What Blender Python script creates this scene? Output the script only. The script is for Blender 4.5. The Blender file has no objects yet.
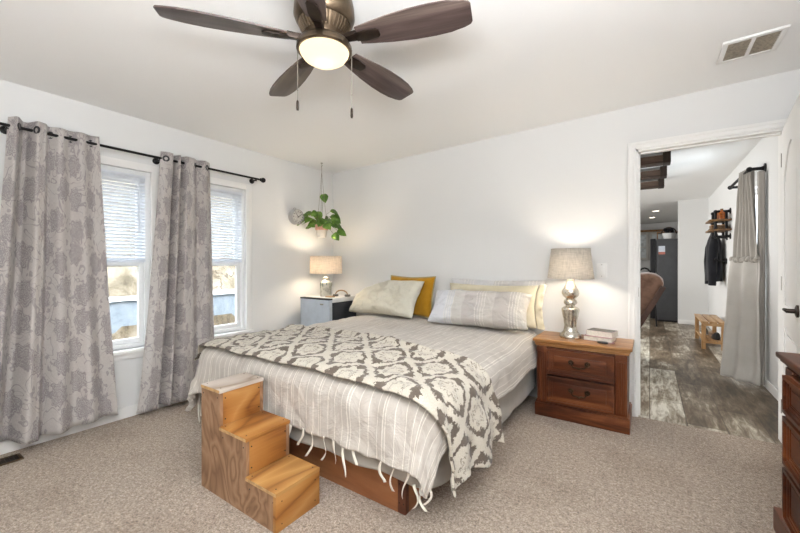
import bpy, bmesh, math, random
from mathutils import Vector, Matrix, noise
from math import pi, sin, cos, radians as R

random.seed(7)
S = bpy.context.scene
COL = S.collection

# ------------------------------------------------------------------ camera
cd = bpy.data.cameras.new('camera')
cd.sensor_fit = 'HORIZONTAL'
cd.sensor_width = 36.0
cd.lens = 16.47
cd.shift_y = -0.00375
cd.clip_start = 0.02
cam = bpy.data.objects.new('camera', cd)
COL.objects.link(cam)
cam.location = (0, 0, 1.186)
cam.rotation_euler = (R(90), 0, R(34.3))
S.camera = cam

# ------------------------------------------------------------------ world, sun, large lights, exposure
w = bpy.data.worlds.new('world')
S.world = w
w.use_nodes = True
bgn = w.node_tree.nodes['Background']
bgn.inputs[0].default_value = (0.84, 0.92, 1.0, 1)
bgn.inputs[1].default_value = 4.8

def light(name, kind, loc, rot, energy, color=(1, 1, 1), **kw):
    l = bpy.data.lights.new(name, kind)
    l.energy = energy
    l.color = color
    for k, v in kw.items():
        setattr(l, k, v)
    o = bpy.data.objects.new(name, l)
    o.location = loc
    o.rotation_euler = rot
    COL.objects.link(o)
    return o

light('sun', 'SUN', (0, 0, 10), (0, R(42), R(-25)), 1.2, (1.0, 0.96, 0.9), angle=R(1.5))
# soft fill light added behind the camera, no window stands there
light('fill_behind', 'AREA', (-1.2, -1.35, 1.45), (R(90), 0, 0), 7, (1.0, 0.99, 0.97),
      shape='RECTANGLE', size=3.9, size_y=1.8)
# fill light added above the camera, aimed up to bounce off the ceiling
light('fill_ceiling_bounce', 'AREA', (0.1, -0.1, 1.62), (R(180), 0, 0), 80, (0.94, 0.97, 1.0),
      shape='RECTANGLE', size=0.8, size_y=0.6)
# unseen fill light added left of the passage, brightening it and the living room
light('fill_living', 'AREA', (-3.1, 6.6, 1.4), (R(90), 0, R(-90)), 66, (1.0, 0.99, 0.97),
      shape='RECTANGLE', size=4.5, size_y=1.8)
S.view_settings.view_transform = 'Standard'
S.view_settings.look = 'None'
S.view_settings.exposure = 0.99
S.view_settings.gamma = 1.0
S.view_settings.use_curve_mapping = False

# ------------------------------------------------------------------ material helpers
def lin(c):
    if isinstance(c, str):
        c = tuple(int(c[i:i + 2], 16) / 255 for i in (0, 2, 4))
    return tuple((x / 12.92 if x <= 0.04045 else ((x + 0.055) / 1.055) ** 2.4) for x in c) + (1,)

class NT:
    def __init__(s, name):
        s.m = bpy.data.materials.new(name)
        s.m.use_nodes = True
        s.t = s.m.node_tree
        s.b = s.t.nodes['Principled BSDF']
        s.out = s.t.nodes['Material Output']
    def n(s, typ, **kw):
        x = s.t.nodes.new(typ)
        for k, v in kw.items():
            setattr(x, k, v)
        return x
    def l(s, a, b):
        s.t.links.new(a, b)
    def co(s, kind='Object', scale=(1, 1, 1), rot=(0, 0, 0), loc=(0, 0, 0)):
        tc = s.n('ShaderNodeTexCoord')
        mp = s.n('ShaderNodeMapping')
        mp.inputs['Scale'].default_value = scale
        mp.inputs['Rotation'].default_value = rot
        mp.inputs['Location'].default_value = loc
        s.l(tc.outputs[kind], mp.inputs[0])
        return mp.outputs[0]
    def noise(s, vec, scale, detail=4, rough=0.6, dist=0.0):
        x = s.n('ShaderNodeTexNoise')
        x.inputs['Scale'].default_value = scale
        x.inputs['Detail'].default_value = detail
        x.inputs['Roughness'].default_value = rough
        x.inputs['Distortion'].default_value = dist
        s.l(vec, x.inputs['Vector'])
        return x
    def ramp(s, fac, stops, interp='LINEAR'):
        x = s.n('ShaderNodeValToRGB')
        cr = x.color_ramp
        cr.interpolation = interp
        while len(cr.elements) > 1:
            cr.elements.remove(cr.elements[-1])
        cr.elements[0].position = stops[0][0]
        cr.elements[0].color = lin(stops[0][1])
        for p, c in stops[1:]:
            e = cr.elements.new(p)
            e.color = lin(c)
        s.l(fac, x.inputs[0])
        return x.outputs[0]
    def math(s, op, a, b=None, c=None):
        x = s.n('ShaderNodeMath', operation=op)
        for i, v in enumerate((a, b, c)):
            if v is None:
                continue
            if isinstance(v, (int, float)):
                x.inputs[i].default_value = v
            else:
                s.l(v, x.inputs[i])
        return x.outputs[0]
    def mix(s, fac, a, b, blend='MIX'):
        x = s.n('ShaderNodeMix', data_type='RGBA', blend_type=blend)
        if isinstance(fac, (int, float)):
            x.inputs[0].default_value = fac
        else:
            s.l(fac, x.inputs[0])
        for i, v in ((6, a), (7, b)):
            if isinstance(v, (str, tuple)):
                x.inputs[i].default_value = lin(v)
            else:
                s.l(v, x.inputs[i])
        return x.outputs[2]
    def bump(s, h, strength=0.3, dist=0.01):
        x = s.n('ShaderNodeBump')
        x.inputs['Strength'].default_value = strength
        x.inputs['Distance'].default_value = dist
        s.l(h, x.inputs['Height'])
        s.l(x.outputs[0], s.b.inputs['Normal'])
    def base(s, c):
        if isinstance(c, (str, tuple)):
            s.b.inputs['Base Color'].default_value = lin(c)
        else:
            s.l(c, s.b.inputs['Base Color'])
    def set(s, rough=None, metal=None, sheen=None, spec=None):
        if rough is not None:
            s.b.inputs['Roughness'].default_value = rough
        if metal is not None:
            s.b.inputs['Metallic'].default_value = metal
        if sheen is not None:
            s.b.inputs['Sheen Weight'].default_value = sheen
        if spec is not None:
            s.b.inputs['Specular IOR Level'].default_value = spec

M = {}
def plain(name, c, rough=0.5, metal=0.0, var=0.06, vs=8.0, bump=0.0, bs=60, spec=None):
    t = NT(name)
    v = t.co()
    nz = t.noise(v, vs, 3)
    cl = lin(c)
    dark = tuple(x * (1 - var * 2) for x in (int(c[0:2], 16) / 255, int(c[2:4], 16) / 255, int(c[4:6], 16) / 255))
    t.base(t.ramp(nz.outputs['Fac'], [(0.3, dark), (0.6, c)]))
    t.set(rough, metal, spec=spec)
    if bump:
        t.bump(t.noise(v, bs, 4).outputs['Fac'], bump, 0.004)
    M[name] = t.m
    return t.m

def wood(name, stops, axis=0, scale=9.0, stretch=0.1, rough=0.4, fig=0.9, dist=1.2, bump=0.05):
    t = NT(name)
    sc = [1, 1, 1]
    sc[axis] = stretch
    v = t.co(scale=tuple(sc))
    a = t.noise(v, scale, 5, 0.6, dist)
    b = t.noise(v, scale * 9, 3, 0.6, 0.2)
    f = t.math('ADD', t.math('MULTIPLY', a.outputs['Fac'], fig), t.math('MULTIPLY', b.outputs['Fac'], 1 - fig))
    t.base(t.ramp(f, stops))
    t.set(rough, spec=0.4)
    t.bump(b.outputs['Fac'], bump, 0.003)
    M[name] = t.m
    return t.m

def ply(name, stops, axis, scale=3.2, rings=9.0, rough=0.55, st=0.38, ds=0.5):
    """rotary cut plywood: contour figure of a stretched noise field"""
    t = NT(name)
    sc = [1, 1, 1]
    sc[axis] = st
    v = t.co(scale=tuple(sc))
    a = t.noise(v, scale, 2, 0.45, ds)
    f = t.math('FRACT', t.math('MULTIPLY', a.outputs['Fac'], rings))
    f = t.math('ABSOLUTE', t.math('SUBTRACT', f, 0.5))
    f = t.math('MULTIPLY', f, 2.0)
    b = t.noise(t.co(scale=tuple(0.06 if i == axis else 1 for i in range(3))), 90, 3)
    f = t.math('ADD', t.math('MULTIPLY', f, 0.7), t.math('MULTIPLY', b.outputs['Fac'], 0.3))
    t.base(t.ramp(f, stops))
    t.set(rough, spec=0.35)
    M[name] = t.m
    return t.m

# ------------------------------------------------------------------ materials
def m_wall(name, c):
    t = NT(name)
    t.base(c)
    t.set(0.75, spec=0.2)
    v = t.co()
    t.bump(t.noise(v, 55, 5, 0.65).outputs['Fac'], 0.12, 0.004)
    M[name] = t.m
m_wall('wall_paint', 'E5E5E4')
m_wall('ceiling_paint', 'F5F5F4')
m_wall('trim_paint', 'F1F0EE')
m_wall('wall_unseen', '8F8A84')
plain('white_vinyl', 'F2F3F4', 0.4, var=0.01)
plain('white_plastic', 'EDECEA', 0.4, var=0.01)

plain('grille_dark', 'C9BEAD', 0.8, var=0.1, vs=60)
plain('black_metal', '1E1D1E', 0.45, 0.6, var=0.1)
plain('pipe_black', '232325', 0.5, 0.5, var=0.12, vs=30)
plain('grommet_metal', '4A4A4C', 0.3, 0.9, var=0.05)
plain('bronze', '6C5C4A', 0.34, 0.85, var=0.15, vs=14)
plain('bronze_dark', '3A302A', 0.4, 0.8, var=0.15, vs=14)
plain('pull_bronze', '4B3A2A', 0.42, 0.8, var=0.2, vs=40)
plain('nickel', '9A948C', 0.3, 0.9, var=0.04)
plain('screw_dark', '2B2520', 0.5, 0.4, var=0.1)

def m_carpet():
    t = NT('carpet')
    v = t.co()
    n1 = t.noise(v, 105, 4, 0.9)
    n2 = t.noise(v, 2.2, 4, 0.6)
    n3 = t.noise(v, 45, 3, 0.7)
    f = t.math('ADD', t.math('MULTIPLY', n1.outputs['Fac'], 0.72), t.math('MULTIPLY', n3.outputs['Fac'], 0.28))
    c = t.ramp(f, [(0.38, '5E4F41'), (0.46, '917E6D'), (0.54, 'B7A593'), (0.63, 'D9CAB8')])
    c2 = t.ramp(n2.outputs['Fac'], [(0.34, 'D2C8BE'), (0.5, 'FFFFFF')])
    t.base(t.mix(0.45, c, c2, 'MULTIPLY'))
    t.set(0.95, sheen=0.25, spec=0.1)
    t.bump(f, 0.9, 0.012)
    M['carpet'] = t.m
m_carpet()

def m_planks():
    t = NT('weathered_planks')
    v = t.co(rot=(0, 0, R(90)))
    br = t.n('ShaderNodeTexBrick')
    br.offset = 0.4
    br.inputs['Scale'].default_value = 1.0
    br.inputs['Brick Width'].default_value = 1.15
    br.inputs['Row Height'].default_value = 0.23
    br.inputs['Mortar Size'].default_value = 0.003
    br.inputs['Color1'].default_value = (0, 0, 0, 1)
    br.inputs['Color2'].default_value = (1, 1, 1, 1)
    br.inputs['Mortar'].default_value = (0.3, 0.3, 0.3, 1)
    t.l(v, br.inputs['Vector'])
    g = t.noise(t.co(scale=(1, 0.16, 1)), 24, 6, 0.75, 0.6)
    big = t.noise(t.co(scale=(1, 0.4, 1)), 5.5, 4, 0.6, 0.6)
    f = t.math('ADD', t.math('MULTIPLY', br.outputs['Color'], 0.17), t.math('MULTIPLY', g.outputs['Fac'], 0.50))
    f = t.math('ADD', f, t.math('MULTIPLY', big.outputs['Fac'], 0.45))
    c = t.ramp(f, [(0.37, '3A3126'), (0.48, '665745'), (0.56, '857765'), (0.62, 'AFA695'), (0.70, 'DAD5C8')])
    mort = t.math('MULTIPLY', br.outputs['Fac'], 0.6)
    t.base(t.mix(mort, c, '3B352F'))
    t.set(0.38, spec=0.45)
    t.bump(g.outputs['Fac'], 0.15, 0.003)
    M['weathered_planks'] = t.m
m_planks()

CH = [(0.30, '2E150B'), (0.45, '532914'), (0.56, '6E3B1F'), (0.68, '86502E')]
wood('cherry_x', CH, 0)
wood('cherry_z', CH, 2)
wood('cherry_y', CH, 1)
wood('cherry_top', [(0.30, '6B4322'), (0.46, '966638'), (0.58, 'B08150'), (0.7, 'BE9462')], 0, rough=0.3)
wood('cherry_gap_shade', [(0.3, '2A140C'), (0.5, '4A2515'), (0.7, '653821')], 0)  # cherry darkened so the gaps round the drawers read as shade
wood('frame_wood_x', [(0.3, '7B4A2E'), (0.5, '9C6743'), (0.66, 'B27D58')], 0, 5)
wood('frame_wood_y', [(0.3, '7B4A2E'), (0.5, '9C6743'), (0.66, 'B27D58')], 1, 5)
wood('walnut_blade', [(0.3, '352826'), (0.48, '4E403D'), (0.6, '63554F'), (0.7, '73655F')], 0, 16, 0.05, 0.3)
wood('pine', [(0.3, '936B42'), (0.5, 'B38C60'), (0.66, 'C6A47A')], 1, 10)
wood('pine_z', [(0.3, '936B42'), (0.5, 'B38C60'), (0.66, 'C6A47A')], 2, 10)
wood('beam_wood', [(0.3, '241A14'), (0.48, '3E2E25'), (0.62, '58463A'), (0.72, '6E5A4C')], 0, 12, 0.08, 0.7)
wood('beam_end', [(0.3, '1C1410'), (0.6, '33261E')], 2, 12, 0.4, 0.8)
wood('shelf_wood', [(0.3, '53391F'), (0.5, '7A5A38'), (0.66, '96754E')], 1, 14)
ply('ply_orange', [(0.1, '7A4A22'), (0.35, 'A06A33'), (0.7, 'B07C42'), (0.95, 'BC8B52')], 1, 2.6, 7)
ply('ply_tread', [(0.1, '80532B'), (0.35, 'A3743F'), (0.7, 'B1834B'), (0.95, 'BE935B')], 1, 2.6, 7)
ply('ply_side', [(0.08, '74543C'), (0.28, '8A694E'), (0.6, '9A785C'), (0.95, 'A58468')], 2, 3.6, 7, rough=0.6, st=0.75, ds=1.4)
ply('ply_worn', [(0.08, '8C7B6D'), (0.3, 'AA9A8C'), (0.65, 'BFB2A6'), (0.95, 'CBC0B6')], 1, 3.0, 6)
plain('ply_edge', 'CDA672', 0.7, var=0.1, vs=40)

def cloth(name, c, c2=None, scale=300, rough=0.9, bump=0.12, sheen=0.2, big=5):
    t = NT(name)
    v = t.co()
    n = t.noise(v, big, 4)
    t.base(t.ramp(n.outputs['Fac'], [(0.35, c2 or c), (0.6, c)]))
    t.set(rough, sheen=sheen, spec=0.15)
    t.bump(t.noise(v, scale, 2).outputs['Fac'], bump, 0.002)
    M[name] = t.m
    return t
cloth('mattress_sheet', 'AAA49B', 'A09A91')
_t = cloth('cream_linen', 'D9D5C6', 'D0CBBB')
_t.bump(_t.noise(_t.co('UV', scale=(2.0, 0.9, 1), rot=(0, 0, R(-20))), 4.5, 4, 0.55, 0.9).outputs['Fac'], 0.6, 0.05)
cloth('mustard', 'C4922B', 'B5821F')
cloth('mustard_piping', 'B4A87F')
cloth('cream_yellow', 'D3CAB2', 'C9BFA4')
cloth('hall_linen', 'B4AFA8', 'ABA69F')
cloth('hall_linen_pale', 'D0CCC6', 'C8C4BD')
cloth('jacket_cloth', '26272C', '1D1E23')
cloth('recliner_plush', '8A6B5A', '6C5245', 40, 0.8, 0.4, 0.4, 12)
cloth('tie_cloth', 'D8D1C4')

def m_duvet():
    t = NT('duvet_stripe')
    tc = t.n('ShaderNodeTexCoord')
    sp = t.n('ShaderNodeSeparateXYZ')
    t.l(tc.outputs['UV'], sp.inputs[0])
    x = sp.outputs[0]
    f = t.math('FRACT', t.math('MULTIPLY', x, 1 / 0.052))
    s1 = t.math('LESS_THAN', t.math('ABSOLUTE', t.math('SUBTRACT', f, 0.5)), 0.035)
    f2 = t.math('FRACT', t.math('MULTIPLY', x, 1 / 0.208))
    s2 = t.math('LESS_THAN', t.math('ABSOLUTE', t.math('SUBTRACT', f2, 0.30)), 0.012)
    s = t.math('MAXIMUM', s1, s2)
    n = t.noise(t.co('UV', scale=(1, 0.2, 1)), 30, 3)
    base = t.ramp(n.outputs['Fac'], [(0.35, 'B8B0A7'), (0.65, 'C0B9B1')])
    t.base(t.mix(t.math('MULTIPLY', s, 0.7), base, 'E9E4D9'))
    t.set(0.85, sheen=0.2, spec=0.15)
    n2 = t.noise(t.co('UV'), 9, 5, 0.6, 0.6)
    t.bump(n2.outputs['Fac'], 0.5, 0.03)
    M['duvet_stripe'] = t.m
m_duvet()

def m_damask():
    t = NT('damask_weave')
    uv = t.co('UV')
    nz = t.noise(uv, 30, 4, 0.75)
    off = t.n('ShaderNodeVectorMath', operation='SUBTRACT')
    t.l(nz.outputs['Color'], off.inputs[0])
    off.inputs[1].default_value = (0.5, 0.5, 0.5)
    sc = t.n('ShaderNodeVectorMath', operation='SCALE')
    t.l(off.outputs[0], sc.inputs[0])
    sc.inputs[3].default_value = 0.085
    ad = t.n('ShaderNodeVectorMath', operation='ADD')
    t.l(uv, ad.inputs[0])
    t.l(sc.outputs[0], ad.inputs[1])
    sp = t.n('ShaderNodeSeparateXYZ')
    t.l(ad.outputs[0], sp.inputs[0])
    X = t.math('MULTIPLY', sp.outputs[0], 1 / 0.31)
    Y = t.math('MULTIPLY', sp.outputs[1], 1 / 0.34)
    def cell(ox, oy):
        px = t.math('SUBTRACT', t.math('FRACT', t.math('ADD', X, ox)), 0.5)
        py = t.math('SUBTRACT', t.math('FRACT', t.math('ADD', Y, oy)), 0.5)
        d = t.math('SQRT', t.math('ADD', t.math('MULTIPLY', px, px), t.math('MULTIPLY', py, py)))
        an = t.math('ARCTAN2', py, px)
        return d, an
    d1, a1 = cell(0, 0)
    d2, a2 = cell(0.5, 0.5)
    near1 = t.math('LESS_THAN', d1, d2)
    dm = t.math('MINIMUM', d1, d2)
    am = t.math('ADD', t.math('MULTIPLY', a1, near1), t.math('MULTIPLY', a2, t.math('SUBTRACT', 1.0, near1)))
    petal = t.math('MULTIPLY', t.math('COSINE', t.math('MULTIPLY', am, 8.0)), 0.022)
    rr = t.math('ADD', dm, petal)
    med = t.math('LESS_THAN', rr, 0.25)
    # open centre lines of the medallion
    hole = t.math('LESS_THAN', t.math('ABSOLUTE', t.math('SUBTRACT', t.math('ADD', dm, t.math('MULTIPLY', petal, 1.6)), 0.125)), 0.014)
    med = t.math('MULTIPLY', med, t.math('SUBTRACT', 1.0, t.math('MULTIPLY', hole, 0.75)))
    diff = t.math('ABSOLUTE', t.math('SUBTRACT', d1, d2))
    wob = t.math('MULTIPLY', t.math('SINE', t.math('MULTIPLY', t.math('ADD', X, Y), 44.0)), 0.02)
    vine = t.math('LESS_THAN', t.math('ADD', diff, wob), 0.10)
    pat = t.math('MAXIMUM', med, vine)
    tw = t.noise(uv, 240, 2, 0.7)
    dk = t.ramp(tw.outputs['Fac'], [(0.3, '5C5148'), (0.7, '72675D')])
    lt = t.ramp(tw.outputs['Fac'], [(0.3, 'B5AC9C'), (0.7, 'D3CDC1')])
    t.base(t.mix(pat, dk, lt))
    t.set(0.95, sheen=0.2, spec=0.1)
    t.bump(t.math('ADD', pat, t.math('MULTIPLY', tw.outputs['Fac'], 0.6)), 0.35, 0.006)
    M['damask_weave'] = t.m
m_damask()

def m_curtain():
    t = NT('floral_curtain')
    uv = t.co('UV')
    nz = t.noise(uv, 19, 4, 0.65)
    off = t.n('ShaderNodeVectorMath', operation='SUBTRACT')
    t.l(nz.outputs['Color'], off.inputs[0])
    off.inputs[1].default_value = (0.5, 0.5, 0.5)
    sc = t.n('ShaderNodeVectorMath', operation='SCALE')
    t.l(off.outputs[0], sc.inputs[0])
    sc.inputs[3].default_value = 0.07
    ad = t.n('ShaderNodeVectorMath', operation='ADD')
    t.l(uv, ad.inputs[0])
    t.l(sc.outputs[0], ad.inputs[1])
    vo = t.n('ShaderNodeTexVoronoi', voronoi_dimensions='2D')
    vo.inputs['Scale'].default_value = 4.6
    vo.inputs['Randomness'].default_value = 0.55
    t.l(ad.outputs[0], vo.inputs['Vector'])
    d = vo.outputs['Distance']
    df = t.n('ShaderNodeVectorMath', operation='SUBTRACT')
    t.l(ad.outputs[0], df.inputs[0])
    t.l(vo.outputs['Position'], df.inputs[1])
    sd = t.n('ShaderNodeSeparateXYZ')
    t.l(df.outputs[0], sd.inputs[0])
    ang = t.math('ARCTAN2', sd.outputs[1], sd.outputs[0])
    pt = t.math('MULTIPLY', t.math('COSINE', t.math('MULTIPLY', ang, 7.0)), 0.045)
    d = t.math('ADD', d, pt)
    blob = t.math('LESS_THAN', d, 0.37)
    ring = t.math('GREATER_THAN', t.math('SINE', t.math('ADD', t.math('MULTIPLY', d, 75.0), t.math('MULTIPLY', ang, 3.0))), 0.0)
    flower = t.math('MULTIPLY', blob, t.math('ADD', 0.35, t.math('MULTIPLY', ring, 0.65)))
    # vines: thin contour lines
    n2 = t.noise(uv, 6.0, 1, 0.5, 1.2)
    f2 = t.math('FRACT', t.math('MULTIPLY', n2.outputs['Fac'], 5.0))
    vine = t.math('LESS_THAN', t.math('ABSOLUTE', t.math('SUBTRACT', f2, 0.5)), 0.06)
    # small leaves
    vo2 = t.n('ShaderNodeTexVoronoi', voronoi_dimensions='2D')
    vo2.inputs['Scale'].default_value = 15.0
    t.l(ad.outputs[0], vo2.inputs['Vector'])
    lf = t.math('MULTIPLY', t.math('LESS_THAN', vo2.outputs['Distance'], 0.24),
                t.math('GREATER_THAN', t.noise(uv, 9, 1).outputs['Fac'], 0.55))
    pat = t.math('MAXIMUM', flower, t.math('MULTIPLY', t.math('MAXIMUM', vine, lf), 0.75))
    tw = t.noise(t.co('UV', scale=(1, 0.25, 1)), 260, 2, 0.7)
    base = t.ramp(tw.outputs['Fac'], [(0.3, 'BEB8B4'), (0.7, 'D0CAC6')])
    ink = t.ramp(tw.outputs['Fac'], [(0.3, '8C8486'), (0.7, '9D9597')])
    col = t.mix(t.math('MULTIPLY', pat, 0.85), base, ink)
    t.base(col)
    t.set(0.9, sheen=0.2, spec=0.15)
    tr = t.n('ShaderNodeBsdfTranslucent')
    t.l(col, tr.inputs[0])
    mx = t.n('ShaderNodeMixShader')
    mx.inputs[0].default_value = 0.15
    t.l(t.b.outputs[0], mx.inputs[1])
    t.l(tr.outputs[0], mx.inputs[2])
    t.l(mx.outputs[0], t.out.inputs[0])
    M['floral_curtain'] = t.m
m_curtain()

def m_pillow_stripe(name, stops, lines):
    t = NT(name)
    tc = t.n('ShaderNodeTexCoord')
    sp = t.n('ShaderNodeSeparateXYZ')
    t.l(tc.outputs['UV'], sp.inputs[0])
    x = sp.outputs[0]
    base = t.ramp(x, stops, 'CONSTANT')
    f = t.math('FRACT', t.math('MULTIPLY', x, lines))
    s1 = t.math('LESS_THAN', t.math('ABSOLUTE', t.math('SUBTRACT', f, 0.5)), 0.12)
    dash = t.math('GREATER_THAN', t.math('SINE', t.math('MULTIPLY', sp.outputs[1], 160.0)), -0.4)
    f2 = t.math('FRACT', t.math('MULTIPLY', x, 3.1))
    s1 = t.math('MULTIPLY', t.math('MULTIPLY', s1, dash), t.math('LESS_THAN', t.math('ABSOLUTE', t.math('SUBTRACT', f2, 0.72)), 0.17))
    t.base(t.mix(t.math('MULTIPLY', s1, 0.8), base, 'EFEBE2'))
    t.set(0.9, sheen=0.2, spec=0.15)
    t.bump(t.noise(t.co('UV', scale=(1.6, 1.0, 1), rot=(0, 0, R(35))), 5, 4, 0.55, 0.9).outputs['Fac'], 0.7, 0.05)
    M[name] = t.m
m_pillow_stripe('striped_pillow', [(0.0, 'DADBE0'), (0.20, 'D4D4D6'), (0.27, 'CCC8C3'), (0.38, 'C3BDB9'), (0.55, 'CBC5BE'), (0.68, 'BFB8B2'), (0.88, 'C8C2B9')], 38)
m_pillow_stripe('grey_pillow', [(0.0, 'D6D4D4'), (0.5, 'CBC7C4'), (0.8, 'D3CFCB')], 30)

def m_shade(name, c, tl):
    t = NT(name)
    v = t.co(scale=(1, 1, 1))
    n = t.noise(t.co(scale=(1, 1, 0.1)), 130, 2)
    n2 = t.noise(t.co(scale=(0.1, 0.1, 1)), 160, 2)
    f = t.math('MULTIPLY', t.math('ADD', n.outputs['Fac'], n2.outputs['Fac']), 0.5)
    col = t.ramp(f, [(0.35, tuple(x * 0.86 for x in (int(c[0:2], 16) / 255, int(c[2:4], 16) / 255, int(c[4:6], 16) / 255))), (0.6, c)])
    t.base(col)
    t.set(0.9, spec=0.1)
    tr = t.n('ShaderNodeBsdfTranslucent')
    t.l(col, tr.inputs[0])
    mx = t.n('ShaderNodeMixShader')
    mx.inputs[0].default_value = tl
    t.l(t.b.outputs[0], mx.inputs[1])
    t.l(tr.outputs[0], mx.inputs[2])
    t.l(mx.outputs[0], t.out.inputs[0])
    M[name] = t.m
m_shade('shade_cream', 'EADFD0', 0.3)
m_shade('shade_grey', 'CFC8BE', 0.25)

def m_emit(name, c, s):
    t = NT(name)
    t.base(c)
    t.b.inputs['Emission Color'].default_value = lin(c)
    t.b.inputs['Emission Strength'].default_value = s
    M[name] = t.m
m_emit('bulb_glow', 'FFE2B4', 6)
def m_bowl():
    t = NT('bowl_glow')
    tr = t.n('ShaderNodeBsdfTranslucent')
    tr.inputs[0].default_value = lin('FFF6E4')
    em = t.n('ShaderNodeEmission')
    em.inputs[0].default_value = lin('FFEAC2')
    em.inputs[1].default_value = 0.42
    ad = t.n('ShaderNodeAddShader')
    t.l(tr.outputs[0], ad.inputs[0])
    t.l(em.outputs[0], ad.inputs[1])
    t.l(ad.outputs[0], t.out.inputs[0])
    M['bowl_glow'] = t.m
m_bowl()
m_emit('can_glow', 'FFF3DE', 3)

def m_blind():
    t = NT('blind_white')
    t.base('EEF1F6')
    t.set(0.5)
    tr = t.n('ShaderNodeBsdfTranslucent')
    tr.inputs[0].default_value = lin('EEF1F6')
    mx = t.n('ShaderNodeMixShader')
    mx.inputs[0].default_value = 0.4
    t.l(t.b.outputs[0], mx.inputs[1])
    t.l(tr.outputs[0], mx.inputs[2])
    t.l(mx.outputs[0], t.out.inputs[0])
    M['blind_white'] = t.m
m_blind()

def m_glass():
    t = NT('window_glass')
    g = t.n('ShaderNodeBsdfGlossy')
    g.inputs['Roughness'].default_value = 0.02
    tr = t.n('ShaderNodeBsdfTransparent')
    tr.inputs[0].default_value = (0.97, 0.985, 0.985, 1)
    mx = t.n('ShaderNodeMixShader')
    mx.inputs[0].default_value = 0.05
    t.l(tr.outputs[0], mx.inputs[1])
    t.l(g.outputs[0], mx.inputs[2])
    t.l(mx.outputs[0], t.out.inputs[0])
    M['window_glass'] = t.m
m_glass()

def m_mercury():
    t = NT('mercury_glass')
    v = t.co()
    n = t.noise(v, 28, 5, 0.7)
    t.base(t.ramp(n.outputs['Fac'], [(0.32, '8E8474'), (0.46, 'C9C3B6'), (0.7, 'EDE9E0')]))
    t.set(0.16, 0.85)
    t.bump(n.outputs['Fac'], 0.15, 0.004)
    M['mercury_glass'] = t.m
m_mercury()

def m_rock():
    t = NT('hill_rock')
    v = t.co()
    a = t.noise(v, 1.6, 7, 0.7, 0.6)
    vo = t.n('ShaderNodeTexVoronoi', feature='DISTANCE_TO_EDGE')
    vo.inputs['Scale'].default_value = 0.9
    w2 = t.noise(v, 2.0, 4)
    ad = t.n('ShaderNodeVectorMath', operation='ADD')
    t.l(v, ad.inputs[0])
    t.l(w2.outputs['Color'], ad.inputs[1])
    t.l(ad.outputs[0], vo.inputs['Vector'])
    crack = t.math('LESS_THAN', vo.outputs['Distance'], 0.018)
    c = t.ramp(a.outputs['Fac'], [(0.32, '40392F'), (0.44, '6A6051'), (0.54, '857A6A'), (0.68, '999082')])
    t.base(t.mix(t.math('MULTIPLY', crack, 0.75), c, '4A3F34'))
    t.set(0.95, spec=0.1)
    t.bump(a.outputs['Fac'], 0.9, 0.08)
    M['hill_rock'] = t.m
m_rock()

def m_conc(name, a, b, c, sc):
    t = NT(name)
    n = t.noise(t.co(scale=(1, 1, 0.5)), sc, 6, 0.7)
    t.base(t.ramp(n.outputs['Fac'], [(0.35, a), (0.5, b), (0.68, c)]))
    t.set(0.9, spec=0.1)
    M[name] = t.m
m_conc('ledge_concrete', '757E87', '838B94', '9098A0', 7)  # blue-grey tone carries the shade on the wall face
m_conc('ledge_top_sunlit', 'ADAEAD', 'BCBCBA', 'CACAC8', 7)  # same concrete made paler, sunlight painted onto the wall top
m_conc('ledge_base', '4E463C', '736756', '94897A', 5)
plain('appliance_silver', 'B8C0CA', 0.4, 0.1, var=0.03)
plain('appliance_white', 'D9D9D8', 0.45, var=0.02)
plain('appliance_dark', '2A2D33', 0.5, 0.1, var=0.05)
plain('fridge_grey', '4A4B4E', 0.45, 0.3, var=0.04)
plain('fridge_black', '1A1B20', 0.4, 0.2, var=0.04)
plain('sticker_blue', 'D5DDE8', 0.6, var=0.05)
plain('sticker_red', 'C77A6A', 0.6, var=0.1, vs=60)
plain('ceramic_glaze', 'B2B2AA', 0.25, var=0.12, vs=20)
plain('ceramic_teal', '6F8A86', 0.2, var=0.2, vs=30)
plain('pot_pink', 'D09A8C', 0.6, var=0.1, vs=12)
plain('pot_white', 'C9C3BD', 0.55, var=0.06, vs=12)
plain('soil', '3A2C20', 0.95, var=0.2, vs=40)
plain('cord_tan', '8C7B66', 0.8, var=0.1)
plain('vine_stem', '5B6B35', 0.7, var=0.1)
plain('clock_grey', 'B4B3B2', 0.45, 0.1, var=0.05)
plain('clock_face', 'C9C8C6', 0.5, var=0.08, vs=30)
plain('clock_black', '222222', 0.5, var=0.05)
plain('book_grey', '6A665F', 0.6, var=0.1, vs=30)
plain('book_cream', 'D9C9C4', 0.6, var=0.05)
plain('book_pink', 'B9908E', 0.6, var=0.1)
plain('paper', 'E8E2D6', 0.8, var=0.05, vs=80)
plain('black_plastic', '17171A', 0.35, var=0.05)
plain('amber_glass', 'B4601F', 0.2, var=0.2, vs=20)
plain('box_orange', 'A9683A', 0.6, var=0.12)
plain('pillow_tag', 'EFEFEC', 0.8, var=0.02)
plain('tan_leather', 'A2815C', 0.6, var=0.1)
plain('vent_brown', '5B4630', 0.5, 0.3, var=0.1)
plain('cabinet_grey', 'B5B3AE', 0.5, var=0.03)
plain('cabinet_glass', 'C9D0D2', 0.15, var=0.1, vs=12)
plain('counter_pale', 'CFCBC3', 0.4, var=0.06)
plain('red_wood', '6B3C28', 0.5, var=0.15)
plain('recliner_dark', '5E443A', 0.7, var=0.15)

def m_leaf():
    t = NT('leaf_green')
    v = t.co()
    n = t.noise(v, 9, 3)
    t.base(t.ramp(n.outputs['Fac'], [(0.3, '3A5E1C'), (0.48, '567F26'), (0.66, '86A848')]))
    t.set(0.4)
    M['leaf_green'] = t.m
m_leaf()

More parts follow.
